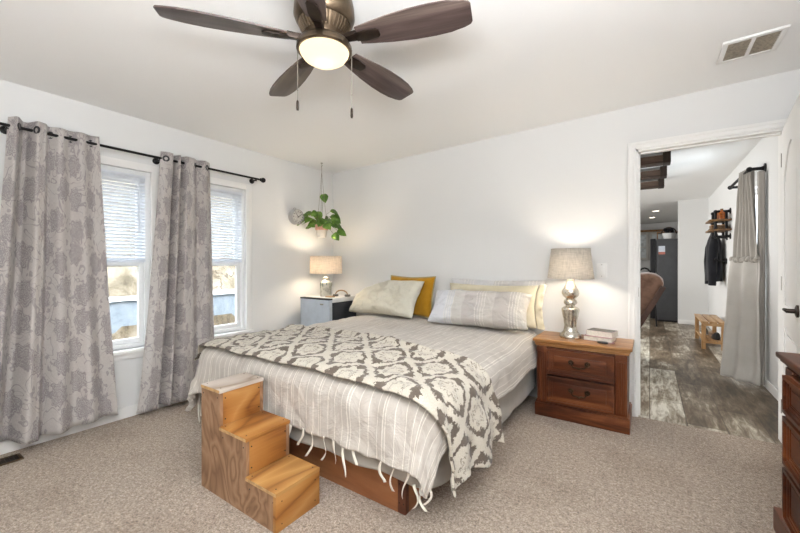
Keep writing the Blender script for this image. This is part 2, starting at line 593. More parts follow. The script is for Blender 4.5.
# ------------------------------------------------------------------ geometry helpers
class MB:
    def __init__(s):
        s.b = bmesh.new()
        s.uv = None
    def box(s, x0, y0, z0, x1, y1, z1, bev=0.0, mat=None, seg=2):
        r = bmesh.ops.create_cube(s.b, size=1.0)
        vs = r['verts']
        for v in vs:
            v.co = Vector(((x0 + x1) / 2 + v.co.x * (x1 - x0), (y0 + y1) / 2 + v.co.y * (y1 - y0), (z0 + z1) / 2 + v.co.z * (z1 - z0)))
        if bev > 0:
            es = list({e for v in vs for e in v.link_edges})
            rr = bmesh.ops.bevel(s.b, geom=es, offset=bev, segments=seg, affect='EDGES', profile=0.6)
            vs = list({v for f in rr['faces'] for v in f.verts} | {v for v in vs if v.is_valid})
        if mat is not None:
            for v in vs:
                v.co = mat @ v.co
        return s
    def lathe(s, prof, seg=32, c=(0, 0, 0), mat=None, cap=True):
        rings = []
        for r, z in prof:
            ring = []
            for i in range(seg):
                a = 2 * pi * i / seg
                p = Vector((c[0] + r * cos(a), c[1] + r * sin(a), c[2] + z))
                if mat is not None:
                    p = mat @ p
                ring.append(s.b.verts.new(p))
            rings.append(ring)
        for k in range(len(rings) - 1):
            for i in range(seg):
                j = (i + 1) % seg
                s.b.faces.new((rings[k][i], rings[k][j], rings[k + 1][j], rings[k + 1][i]))
        if cap:
            if prof[0][0] > 1e-5:
                s.b.faces.new(list(reversed(rings[0])))
            if prof[-1][0] > 1e-5:
                s.b.faces.new(rings[-1])
        return s
    def tube(s, pts, r, seg=10, cap=True):
        pts = [Vector(p) for p in pts]
        rs = r if isinstance(r, (list, tuple)) else [r] * len(pts)
        rings = []
        up = None
        for k, p in enumerate(pts):
            if k == 0:
                d = pts[1] - p
            elif k == len(pts) - 1:
                d = p - pts[k - 1]
            else:
                d = (pts[k + 1] - p).normalized() + (p - pts[k - 1]).normalized()
            d.normalize()
            if up is None:
                up = Vector((0, 0, 1)) if abs(d.z) < 0.9 else Vector((1, 0, 0))
            a = d.cross(up)
            a.normalize()
            b = a.cross(d)
            up = b
            rings.append([s.b.verts.new(p + (a * cos(2 * pi * i / seg) + b * sin(2 * pi * i / seg)) * rs[k]) for i in range(seg)])
        for k in range(len(rings) - 1):
            for i in range(seg):
                j = (i + 1) % seg
                s.b.faces.new((rings[k][i], rings[k][j], rings[k + 1][j], rings[k + 1][i]))
        if cap:
            s.b.faces.new(list(reversed(rings[0])))
            s.b.faces.new(rings[-1])
        return s
    def prism(s, poly, axis, a, b, bev=0.0, mat=None):
        def P(u, v, t):
            return Vector({0: (t, u, v), 1: (u, t, v), 2: (u, v, t)}[axis])
        A = [s.b.verts.new(P(u, v, a)) for u, v in poly]
        B = [s.b.verts.new(P(u, v, b)) for u, v in poly]
        n = len(poly)
        fs = [s.b.faces.new(A), s.b.faces.new(list(reversed(B)))]
        for i in range(n):
            j = (i + 1) % n
            fs.append(s.b.faces.new((A[j], A[i], B[i], B[j])))
        vs = A + B
        if bev > 0:
            es = list({e for f in fs for e in f.edges})
            rr = bmesh.ops.bevel(s.b, geom=es, offset=bev, segments=2, affect='EDGES', profile=0.6)
            vs = list({v for f in rr['faces'] for v in f.verts} | {v for v in vs if v.is_valid})
        if mat is not None:
            for v in vs:
                v.co = mat @ v.co
        return s
    def sphere(s, c, r, sx=1, sy=1, sz=1, u=16, v=10):
        rr = bmesh.ops.create_uvsphere(s.b, u_segments=u, v_segments=v, radius=r)
        for q in rr['verts']:
            q.co = Vector((c[0] + q.co.x * sx, c[1] + q.co.y * sy, c[2] + q.co.z * sz))
        return s
    def grid(s, f, nu, nv, uvf=None, closed_u=False):
        """f(i/nu, j/nv) -> point"""
        if s.uv is None:
            s.uv = s.b.loops.layers.uv.new('UVMap')
        V = [[s.b.verts.new(f(i / nu, j / nv)) for j in range(nv + 1)] for i in range(nu + (0 if closed_u else 1))]
        for i in range(nu):
            i2 = (i + 1) % len(V)
            for j in range(nv):
                fc = s.b.faces.new((V[i][j], V[i2][j], V[i2][j + 1], V[i][j + 1]))
                if uvf:
                    for lp, (a, b) in zip(fc.loops, ((i, j), (i + 1, j), (i + 1, j + 1), (i, j + 1))):
                        lp[s.uv].uv = uvf(a / nu, b / nv)
        return s
    def build(s, name, mat, parent=None, world=False, smooth=True, recalc=True, angle=38):
        if recalc:
            bmesh.ops.recalc_face_normals(s.b, faces=s.b.faces)
        me = bpy.data.meshes.new(name)
        s.b.to_mesh(me)
        s.b.free()
        if world and parent is not None:
            me.transform(Matrix.Translation(-parent.location))
        me.materials.append(M[mat] if isinstance(mat, str) else mat)
        if smooth:
            for p in me.polygons:
                p.use_smooth = True
            me.set_sharp_from_angle(angle=R(angle))
        o = bpy.data.objects.new(name, me)
        COL.objects.link(o)
        if parent is not None:
            o.parent = parent
        return o

def bx(*a, **k):
    return MB().box(*a, **k)

def tag(o, label=None, cat=None, group=None, kind=None):
    if label:
        o['label'] = label
    if cat:
        o['category'] = cat
    if group:
        o['group'] = group
    if kind:
        o['kind'] = kind
    return o

def thing(name, label, cat, loc=(0, 0, 0), rz=0.0, group=None, kind=None):
    o = bpy.data.objects.new(name, None)
    o.empty_display_size = 0.1
    COL.objects.link(o)
    o.location = loc
    o.rotation_euler = (0, 0, rz)
    return tag(o, label, cat, group, kind)

def struct(name, mb, mat, parent=None, **k):
    o = mb.build(name, mat, parent, **k)
    if parent is None:
        o['kind'] = 'structure'
    return o

def sroot(name, loc=(0, 0, 0), rz=0):
    o = thing(name, None, None, loc, rz)
    o['kind'] = 'structure'
    return o

def copy_tree(o, parent=None):
    c = o.copy()
    COL.objects.link(c)
    if parent is not None:
        c.parent = parent
    for ch in list(o.children):
        copy_tree(ch, c)
    return c

def solidify(o, th, off=-1.0):
    m = o.modifiers.new('solid', 'SOLIDIFY')
    m.thickness = th
    m.offset = off
    m.use_rim = True
    return o

def nz(x, y, z=0.0):
    return noise.noise(Vector((x, y, z)))

def sstep(a, b, x):
    t = max(0.0, min(1.0, (x - a) / (b - a)))
    return t * t * (3 - 2 * t)

# ------------------------------------------------------------------ the room shell
XL, YB, XR, XH = -3.33, 3.37, 0.985, 0.925
YF, YEND, YK = -1.6, 9.06, 13.6
def zc(x):
    return 2.33 + 0.024 * (x - XL)

struct('floor', bx(XL - 0.12, YF, -0.1, XR + 0.12, YB + 0.015, 0.0), 'carpet')
struct('floor_passage', bx(XL - 0.12, YB + 0.015, -0.1, XH + 0.12, YK, -0.004), 'weathered_planks')

def slab(y0, y1):
    m = MB()
    m.prism([(XL - 0.12, zc(XL - 0.12)), (XR + 0.12, zc(XR + 0.12)), (XR + 0.12, zc(XR + 0.12) + 0.15), (XL - 0.12, zc(XL - 0.12) + 0.15)], 1, y0, y1)
    return m
struct('ceiling', slab(YF, YK), 'ceiling_paint')

# left wall with two window openings
WIN = [(0.61, 1.31), (1.45, 2.15)]
WZ0, WZ1 = 0.525, 1.92
m = MB()
H = zc(XL) + 0.03
m.box(XL - 0.12, YF, 0, XL, WIN[0][0], H)
m.box(XL - 0.12, WIN[0][1], 0, XL, WIN[1][0], H)
m.box(XL - 0.12, WIN[1][1], 0, XL, YB + 0.12, H)
for a, b in WIN:
    m.box(XL - 0.12, a, 0, XL, b, WZ0)
    m.box(XL - 0.12, a, WZ1, XL, b, H)
struct('wall_left', m, 'wall_paint')

# back wall with the doorway
DX0, DX1, DZ = -0.088, 0.735, 2.068
m = MB()
def wall_seg(x0, x1, z0):
    m.prism([(x0, z0), (x1, z0), (x1, zc(x1) + 0.02), (x0, zc(x0) + 0.02)], 1, YB, YB + 0.12)
wall_seg(XL, DX0, 0)
wall_seg(DX1, XR, 0)
wall_seg(DX0, DX1, DZ)
struct('wall_back', m, 'wall_paint')
struct('wall_right', bx(XR, YF, 0, XR + 0.12, YB, zc(XR) + 0.02), 'wall_paint')

struct('wall_front', bx(XL - 0.12, YF - 0.12, 0, XR + 0.12, YF, zc(XR) + 0.02), 'wall_unseen')

# passage and living room walls
HW0, HW1, HWZ0, HWZ1 = 5.02, 5.85, 0.75, 1.98
m = MB()
HH = zc(XH) + 0.02
m.box(XH, YB + 0.12, 0, XH + 0.12, HW0, HH)
m.box(XH, HW1, 0, XH + 0.12, YK, HH)
m.box(XH, HW0, 0, XH + 0.12, HW1, HWZ0)
m.box(XH, HW0, HWZ1, XH + 0.12, HW1, HH)
struct('wall_passage_side', m, 'wall_paint')
struct('wall_passage_end', bx(0.465, YEND, 0, XH, YEND + 0.12, zc(0.6) + 0.02), 'wall_paint')
struct('wall_kitchen', bx(XL, YK, 0, XH, YK + 0.12, 2.5), 'wall_paint')
struct('wall_living_left', bx(XL - 0.12, YB + 0.12, 0, XL, YK, 2.5), 'wall_paint')

# baseboards
def board(m, x0, y0, x1, y1, h=0.085):
    m.box(x0, y0, 0, x1, y1, h, 0.004)
m = MB(); board(m, XL, YF + 0.1, XL + 0.013, YB); struct('baseboard_left', m, 'trim_paint')
m = MB(); board(m, XL + 0.013, YB - 0.013, DX0 - 0.052, YB); struct('baseboard_back', m, 'trim_paint')
m = MB(); board(m, XR - 0.013, YF + 0.1, XR, YB - 0.02); struct('baseboard_right', m, 'trim_paint')
m = MB(); board(m, XH - 0.013, YB + 0.14, XH, YEND - 0.013); struct('baseboard_passage_side', m, 'trim_paint')
m = MB(); board(m, 0.465, YEND - 0.013, XH - 0.013, YEND); struct('baseboard_passage_end', m, 'trim_paint')

# door casing and jamb
m = MB()
def casing(m, ya, yb, s):
    # two stepped strips
    for (w0, w1, t) in ((0.0, 0.052, 0.012), (0.032, 0.052, 0.02), (0.008, 0.016, 0.016)):
        y0, y1 = (ya - t, ya) if s < 0 else (ya, ya + t)
        m.box(DX0 - w1, y0, 0, DX0 - w0, y1, DZ + w1, 0.002)
        m.box(DX1 + w0, y0, 0, DX1 + w1, y1, DZ + w1, 0.002)
        m.box(DX0 - w0, y0, DZ + w0, DX1 + w0, y1, DZ + w1, 0.002)
casing(m, YB, 0, -1)
casing(m, YB + 0.12, 0, 1)
m.box(DX0, YB, 0, DX0 + 0.016, YB + 0.12, DZ)
m.box(DX1 - 0.016, YB, 0, DX1, YB + 0.12, DZ)
m.box(DX0, YB, DZ - 0.016, DX1, YB + 0.12, DZ)
m.box(DX0 + 0.016, YB + 0.045, 0, DX0 + 0.028, YB + 0.08, DZ - 0.016)
m.box(DX0 + 0.016, YB + 0.045, DZ - 0.028, DX1 - 0.016, YB + 0.08, DZ - 0.016)
struct('trim_1', m, 'trim_paint')
m = MB()
m.box(DX0 + 0.0165, YB + 0.002, 0.93, DX0 + 0.018, YB + 0.03, 1.0)
so = struct('trim_2', m, 'nickel')          # strike plate on the jamb

# ------------------------------------------------------------------ windows
def window(idx, a, b):
    root = sroot('window_%d' % idx, (XL, (a + b) / 2, WZ0))
    hw = (b - a) / 2
    hh = WZ1 - WZ0
    m = MB()                                   # flat casing on the wall
    c = 0.058
    m.box(0, -hw - c, -0.0, 0.014, -hw, hh + c, 0.003)
    m.box(0, hw, -0.0, 0.014, hw + c, hh + c, 0.003)
    m.box(0, -hw, hh, 0.014, hw, hh + c, 0.003)
    m.build('casing', 'trim_paint', root)
    bx(-0.03, -hw - c - 0.006, -0.03, 0.045, hw + c + 0.006, 0.0, 0.006).build('sill', 'trim_paint', root)
    m = MB()
    m.box(0, -hw - c, -0.075, 0.016, hw + c, -0.03, 0.003)
    m.box(0, -hw - c, -0.044, 0.024, hw + c, -0.03, 0.003)
    m.build('apron', 'trim_paint', root)
    m = MB()                                   # vinyl frame
    f = 0.035
    m.box(-0.115, -hw, 0, -0.02, -hw + f, hh, 0.003)
    m.box(-0.115, hw - f, 0, -0.02, hw, hh, 0.003)
    m.box(-0.115, -hw + f, hh - f, -0.02, hw - f, hh, 0.003)
    m.box(-0.115, -hw + f, 0, -0.02, hw - f, f, 0.003)
    m.build('window_frame', 'white_vinyl', root)
    mid = 1.182 - WZ0
    s = 0.038
    for nm, z0, z1, x0, x1 in (('upper_sash', mid - 0.02, hh - f, -0.108, -0.075), ('lower_sash', f, mid + 0.022, -0.07, -0.035)):
        m = MB()
        y0, y1 = -hw + f, hw - f
        m.box(x0, y0, z0, x1, y0 + s, z1, 0.003)
        m.box(x0, y1 - s, z0, x1, y1, z1, 0.003)
        m.box(x0, y0 + s, z0, x1, y1 - s, z0 + s, 0.003)
        m.box(x0, y0 + s, z1 - s, x1, y1 - s, z1, 0.003)
        so = m.build(nm, 'white_vinyl', root)
        xm = (x0 + x1) / 2
        bx(xm - 0.003, y0 + s - 0.004, z0 + s - 0.004, xm + 0.003, y1 - s + 0.004, z1 - s + 0.004).build('glass_pane', 'window_glass', so)
    # blind
    bl = thing('window_blind', ['white mini blind half raised behind the window beside the large left curtain',
                                'white mini blind half raised in the window nearer the room corner'][idx - 1], 'blind',
               (XL - 0.012, (a + b) / 2, WZ1), group=None)
    y0, y1 = -hw + f + 0.003, hw - f - 0.003
    bx(-0.018, y0, -0.062, 0.014, y1, -0.037, 0.003).build('headrail', 'blind_white', bl)
    m = MB()
    n = 25
    ztop, zbot = -0.075, 1.222 - WZ1
    for k in range(n):
        z = ztop + (zbot - ztop) * k / (n - 1)
        mt = Matrix.Translation((-0.002, 0, z)) @ Matrix.Rotation(R(-46), 4, 'Y')
        m.box(-0.0125, y0, -0.0005, 0.0125, y1, 0.0005, mat=mt)
    m.build('slats', 'blind_white', bl)
    bx(-0.014, y0, zbot - 0.026, 0.010, y1, zbot - 0.008, 0.003).build('bottom_rail', 'blind_white', bl)
    for yy in (-hw * 0.6, hw * 0.6):
        MB().tube([(0.012, yy, -0.05), (0.012, yy, zbot - 0.01)], 0.0012, 6).build('lift_cord', 'blind_white', bl)
    m = MB()
    m.tube([(0.02, y1 - 0.05, -0.05), (0.022, y1 - 0.05, -0.5)], 0.003, 8)
    m.build('tilt_wand', 'blind_white', bl)
window(1, *WIN[0])
window(2, *WIN[1])

# passage window behind the linen curtain
root = sroot('window_3', (XH, (HW0 + HW1) / 2, HWZ0))
hw = (HW1 - HW0) / 2
m = MB()
hh = HWZ1 - HWZ0
m.box(-0.014, -hw - 0.06, -0.06, 0, -hw, hh + 0.06, 0.003)
m.box(-0.014, hw, -0.06, 0, hw + 0.06, hh + 0.06, 0.003)
m.box(-0.014, -hw, hh, 0, hw, hh + 0.06, 0.003)
m.box(-0.03, -hw, -0.06, 0, hw, 0, 0.003)
m.build('casing', 'trim_paint', root)
m = MB()
for q in ((-hw, 0, -hw + 0.05, hh), (hw - 0.05, 0, hw, hh), (-hw + 0.05, 0, hw - 0.05, 0.05), (-hw + 0.05, hh - 0.05, hw - 0.05, hh), (-hw + 0.05, hh / 2 - 0.02, hw - 0.05, hh / 2 + 0.02)):
    m.box(0.03, q[0], q[1], 0.09, q[2], q[3], 0.003)
fo = m.build('window_frame', 'white_vinyl', root)
bx(0.055, -hw + 0.045, 0.045, 0.06, hw - 0.045, hh - 0.045).build('glass_pane', 'window_glass', fo)

# ------------------------------------------------------------------ open bedroom door
root = sroot('door_1', (DX1 - 0.018, YB - 0.008, 0.012), R(-97))
W_, Hd = 0.755, 2.033
m = MB()
m.box(0, 0.0, 0, W_, 0.035, Hd, 0.002)
# raised stile lattice on the visible face: arched upper panel, square lower panel
def frame_panel(m, y0, y1):
    m.box(0, y0, 0, 0.11, y1, Hd, 0.002)
    m.box(W_ - 0.11, y0, 0, W_, y1, Hd, 0.002)
    m.box(0.11, y0, 0, W_ - 0.11, y1, 0.2, 0.002)
    m.box(0.11, y0, 0.78, W_ - 0.11, y1, 0.92, 0.002)
    pts = [(0.11, Hd), (0.11, 1.72)]
    for i in range(1, 12):
        t = i / 12
        pts.append((0.11 + (W_ - 0.22) * t, 1.72 + 0.16 * sin(pi * t)))
    pts += [(W_ - 0.11, 1.72), (W_ - 0.11, Hd)]
    m.prism(pts, 1, y0, y1)
frame_panel(m, -0.008, 0.0)
m.box(0.15, -0.006, 0.24, W_ - 0.15, 0.0, 0.74, 0.004)
m.box(0.15, -0.006, 0.96, W_ - 0.15, 0.0, 1.68, 0.004)
leaf = m.build('door_leaf', 'trim_paint', root)
m = MB()
hz, hx = 0.93, W_ - 0.065
m.lathe([(0.0, 0), (0.032, 0), (0.032, 0.008), (0.022, 0.012), (0.012, 0.013), (0.011, 0.045), (0.0, 0.045)], 24,
        mat=Matrix.Translation((hx, -0.008, hz)) @ Matrix.Rotation(R(90), 4, 'X'))
m.tube([(hx, -0.048, hz), (hx - 0.03, -0.052, hz + 0.002), (hx - 0.075, -0.052, hz), (hx - 0.115, -0.05, hz - 0.006)], [0.010, 0.0095, 0.008, 0.006], 12)
m.build('lever_handle', 'bronze_dark', root)
for zz in (0.2, 1.0, 1.8):
    MB().tube([(-0.004, -0.006, zz), (-0.004, -0.006, zz + 0.09)], 0.006, 10).build('hinge', 'nickel', root)

# ------------------------------------------------------------------ outdoors beyond the windows
m = MB()
def hill(u, v):
    y = -8 + 22 * u
    d = v * 7.0
    x = -6.35 - d
    z = 0.45 + d * 1.15 + 0.55 * noise.fractal(Vector((x * 0.7, y * 0.7, 3.0)), 0.7, 2.2, 5) * min(1, 0.4 + d)
    return Vector((x + 0.35 * nz(y * 1.1, d * 1.3, 8), y, z))
m.grid(hill, 110, 44)
struct('hillside', m, 'hill_rock')
m = MB()
m.box(-6.35, -8, -0.3, -6.0, 14, 0.66, 0.02)
rw = struct('retaining_wall', m, 'ledge_concrete')
m = MB()
def capf(u, v):
    y = -8 + 22 * u
    x = -6.42 + 0.46 * v
    return Vector((x, y, 0.665 + 0.055 * sin(pi * v) + 0.02 * nz(y * 2.2, v * 3)))
m.grid(capf, 90, 6)
m.build('wall_cap', 'ledge_top_sunlit', rw)
m = MB()
def basef(u, v):
    y = -8 + 22 * u
    x = -6.0 + 0.16 * (1 - v) + 0.05 * nz(y * 2.5, v * 3, 1)
    return Vector((x, y, -0.3 + 0.62 * v))
m.grid(basef, 110, 8)
m.build('stained_base', 'ledge_base', rw)
struct('ground', bx(-15, -12, -0.5, XL - 0.12, 16, -0.25), 'ledge_base')

# ------------------------------------------------------------------ bed base
bx0, bx1, by0, by1 = -2.46, -0.947, 1.435, 3.30
bed = thing('platform_bed', 'low reddish wooden platform base under the mattress', 'bed', ((bx0 + bx1) / 2, (by0 + by1) / 2, 0))
bx(bx0 + 0.03, by0, 0, bx1 - 0.045, by0 + 0.03, 0.19, 0.003).build('foot_rail', 'frame_wood_x', bed, True)
bx(bx0, by0 + 0.03, 0, bx0 + 0.03, by1, 0.19, 0.003).build('side_rail', 'frame_wood_y', bed, True)
bx(bx1 - 0.03, by0 + 0.03, 0, bx1, by1, 0.19, 0.003).build('side_rail', 'frame_wood_y', bed, True)
bx(bx0 + 0.03, by1 - 0.03, 0, bx1 - 0.03, by1, 0.19, 0.003).build('head_rail', 'frame_wood_x', bed, True)
bx(bx1 - 0.045, by0, 0, bx1, by0 + 0.03, 0.19, 0.003).build('corner_block', 'red_wood', bed, True)
bx(bx0 + 0.03, by0 + 0.03, 0.165, bx1 - 0.03, by1 - 0.03, 0.188).build('deck_panel', 'frame_wood_x', bed, True)
for (sx, sz) in ((bx1 - 0.012, 0.05), (bx1 - 0.012, 0.14), (bx1 - 0.034, 0.05), (bx1 - 0.034, 0.14)):
    MB().tube([(sx, by0 + 0.001, sz), (sx, by0 - 0.0015, sz)], 0.003, 8).build('screw', 'screw_dark', bed, True)

# ------------------------------------------------------------------ mattress in its grey sheet
m = MB()
mx0, mx1, my0, my1, mz0, mz1 = -2.57, -0.83, 1.385, 3.33, 0.192, 0.50
m.box(mx0, my0, mz0, mx1, my1, mz1, 0.05, seg=4)
for _ in range(2):
    bmesh.ops.subdivide_edges(m.b, edges=[e for e in m.b.edges if e.calc_length() > 0.12], cuts=2, use_grid_fill=True)
for v in m.b.verts:
    c = v.co
    e = 1.0 if abs(c.z - mz1) > 0.02 else 0.3
    k = 0.014 * nz(c.x * 5, c.y * 5, c.z * 9) * e
    if c.z > mz0 + 0.01:
        c.x += k if c.x > -1.7 else -k
        c.y += -k if c.y < 2 else 0
mat_o = thing('mattress', 'mattress in a plain grey sheet showing below the duvet hem', 'mattress', (-1.7, 2.35, mz0))
m.build('mattress_core', 'mattress_sheet', mat_o, True)
def skirt(u, v):
    # loose edge of the sheet, hanging round the foot and the right side
    L1, L2 = 1.70, 1.80
    s = u * (L1 + L2)
    if s < L1 - 0.06:
        x, y, nx, ny = mx0 + 0.06 + s, my0, 0, -1
    elif s < L1 + 0.06:
        t = (s - L1 + 0.06) / 0.12 * pi / 2
        x, y, nx, ny = mx1 - 0.06 + 0.06 * sin(t), my0 + 0.06 - 0.06 * cos(t), sin(t), -cos(t)
    else:
        x, y, nx, ny = mx1, my0 + 0.06 + (s - L1 - 0.06), 1, 0
    side = sstep(L1 - 0.1, L1 + 0.25, s)
    drop = (-0.015 + 0.075 * side) + 0.012 * nz(s * 5, 1.0, 2)
    z = 0.33 - (0.33 - 0.20 + drop) * v
    o = 0.022 + 0.012 * v + 0.014 * nz(s * 6, v * 1.5, 4) * v
    return Vector((x + nx * o, y + ny * o, z))
m = MB()
m.grid(skirt, 160, 10)
sk = m.build('hanging_sheet', 'mattress_sheet', mat_o, True, angle=180)
solidify(sk, 0.004, 0)

# ------------------------------------------------------------------ duvet
DR = dict(x0=-2.665, x1=-0.735, y0=1.315, r=0.12, z=0.615)
def drape(a, b, grow=0.0):
    flare = 0.06 + 0.20 * sstep(-2.2, -2.75, a) * sstep(2.3, 1.5, b)
    x0, x1, y0 = DR['x0'] - grow, DR['x1'] + grow, DR['y0'] - grow
    r = DR['r'] + grow
    zt = DR['z'] + grow
    ca = min(max(a, x0 + r), x1 - r)
    cb = max(b, y0 + r)
    dx, dy = a - ca, b - cb
    d = math.hypot(dx, dy)
    if d < 1e-7:
        return Vector((a, b, zt)), 0.0, Vector((0, 0, 1))
    ux, uy = dx / d, dy / d
    q = r * pi / 2
    if d < q:
        th = d / r
        o = r * sin(th)
        z = zt - r * (1 - cos(th))
        n = Vector((ux * sin(th), uy * sin(th), cos(th)))
        h = 0.0
    else:
        h = d - q
        o = r + h * flare
        z = zt - r - h
        n = Vector((ux, uy, 0.1))
    return Vector((ca + ux * o, cb + uy * o, z)), h, n

def duvet_surf(a, b, grow=0.0, tuck=True):
    p, h, n = drape(a, b, grow)
    hang = sstep(0.0, 0.2, h)
    # broad billows and small creases
    big = 0.020 * nz(a * 2.1, b * 2.1, 1.5) + 0.009 * nz(a * 6, b * 4.5, 2.5)
    cre = 0.016 * (abs(nz(a * 4.2 + b * 2.2, b * 5 - a, 7.0)) ** 0.7 - 0.4) + 0.012 * (0.35 - abs(nz(a * 3 - b * 2.6, b * 3.4 + a * 1.2, 17.0)))
    # vertical folds in the hanging skirt
    ang = a * 1.0 + b * 0.8
    left = sstep(-1.9, -2.5, a)
    fold = hang * (0.016 + 0.02 * left) * nz(ang * (7 + 7 * left), 0.4, 5.0)
    # soft tug between bed middle and foot edge
    cross = sstep(1.55, 1.32, b) * 0.010 * nz(a * 16, b * 2, 9)
    crown = 0.02 * (1 - ((a + 1.7) / 0.97) ** 2) if abs(a + 1.7) < 0.97 else 0
    p = p + n.normalized() * (big + cre + fold + cross)
    p.z += crown * sstep(1.2, 1.8, b)
    p.x -= 0.03 * sstep(2.55, 2.92, b) * sstep(-1.25, -0.75, p.x)
    return p, h

y_head = 3.28
r_, zt_ = DR['r'], DR['z']
def hem_len(zhem):
    return (zt_ - r_ - zhem) + r_ * pi / 2
a_lo = DR['x0'] + r_ - hem_len(0.30)
a_hi = DR['x1'] - r_ + hem_len(0.36)
b_lo = DR['y0'] + r_ - hem_len(0.30)
NU, NV = 170, 150
def fa(u):
    return a_lo + (a_hi - a_lo) * u
def fb(u, v):
    lo = b_lo + 0.018 * nz(fa(u) * 3.1, 0.2, 4) + 0.008 * nz(fa(u) * 11, 0.2, 4)
    return lo + (y_head - lo) * v
def fd(u, v):
    a = fa(u)
    b = fb(u, v)
    a2 = a
    if u > 0.9:
        a2 = a + (u - 0.9) / 0.1 * 0.03 * nz(b * 3.5, 1.0, 2)
    return duvet_surf(a2, b)[0]
m = MB()
m.grid(fd, NU, NV, lambda u, v: (fa(u) + 5, fb(u, v)))
duv = thing('duvet', 'rumpled pale grey duvet with thin cream stripes covering the bed', 'duvet', (-1.7, 2.3, 0.5))
dm = m.build('duvet_cover', 'duvet_stripe', duv, True, angle=180)
solidify(dm, 0.035)
ss = dm.modifiers.new('sub', 'SUBSURF'); ss.levels = 1; ss.render_levels = 1

def ribbon(p, L, ph, wd=0.013, face=0.0, curl=0.03):
    m = MB()
    n = 12
    def f(u, v):
        t = v
        off = (u - 0.5) * wd
        tw = 0.9 * sin(ph * 3 + t * 2.5)
        x = curl * sin(ph * 7 + t * 3.2) * t
        y = -0.012 - 0.03 * t * abs(sin(ph * 5 + t * 2.0)) * 0.6
        lx = x + off * cos(tw)
        ly = y + off * sin(tw)
        return Vector((p[0] + lx * cos(face) - ly * sin(face), p[1] + lx * sin(face) + ly * cos(face), p[2] - L * t))
    m.grid(f, 2, n)
    o = m.build('tie', 'tie_cloth', duv, True, angle=180)
    solidify(o, 0.002, 0)
tx = [(-1.615, .13), (-1.515, .11), (-1.45, .15), (-1.36, .14), (-1.29, .13), (-1.225, .17), (-1.155, .08), (-0.99, .12), (-0.92, .14), (-0.85, .15)]
for i, (x, L) in enumerate(tx):
    ribbon((x, 1.322, 0.315), L * 0.85, i * 1.7 + 0.3)
for i, (x, y, L) in enumerate(((-0.835, 1.33, .09), (-0.80, 1.345, .10), (-0.78, 1.36, .08))):
    ribbon((x, y, 0.245), L, i * 2.3, face=R(35))
for i, (x, y, L) in enumerate(((-2.625, 1.36, .17), (-2.60, 1.34, .2))):
    ribbon((x, y, 0.27), L, i * 1.3 + 4, face=R(-30))

# ------------------------------------------------------------------ damask throw
ta0 = -2.735
ta1 = DR['x1'] - r_ + hem_len(0.20)
def t_front(a):
    return 1.352 + 0.014 * nz(a * 2.6, 0.3, 6) - 0.03 * sstep(-1.2, -0.7, a) + 0.075 * sstep(-0.85, -0.42, a)
def t_back(a):
    base = 2.10 - 0.19 * sstep(-2.2, -0.9, a) + 0.06 * sstep(-0.9, -0.45, a)
    return base + 0.03 * nz(a * 3.0, 2.0, 1)
def tp(u, v):
    a = ta0 + (ta1 - ta0) * u
    fr, bk = t_front(a), t_back(a)
    b = fr + (bk - fr) * v
    a += (0.03 * nz(b * 7, 3.3, 2) + 0.02 * sin(b * 19.0)) * sstep(0.7, 1.0, u)
    return a, b
def ft(u, v):
    a, b = tp(u, v)
    p, h = duvet_surf(a, b, 0.0)
    n = drape(a, b)[2].normalized()
    edge = min(v, 1 - v) * (t_back(a) - t_front(a))
    roll = 0.022 * (1 - sstep(0.0, 0.07, edge))
    e2 = 0.03 * (1 - sstep(0.0, 0.06, u * 3.0))
    wr = 0.016 * nz(a * 5.5, b * 7.5, 3) + 0.009 * nz(a * 13, b * 15, 5)
    ridge = 0.012 * abs(nz(a * 3.0, b * 9.0, 11))
    hang = sstep(0.0, 0.15, h)
    fold = hang * 0.014 * sin(b * 26 + 2.0 * nz(b * 4, h * 3, 4)) * (0.4 + min(1, h / 0.3))
    p = p + n * (0.026 + roll + e2 + max(-0.008, wr) + ridge + hang * 0.008 + fold)
    return p
m = MB()
m.grid(ft, 170, 84, lambda u, v: tp(u, v))
thr = m.build('throw_blanket', 'damask_weave', None, angle=180)
solidify(thr, 0.012)
ss = thr.modifiers.new('sub', 'SUBSURF'); ss.levels = 1; ss.render_levels = 1
tag(thr, 'brown and cream damask throw blanket across the foot of the bed', 'throw blanket')

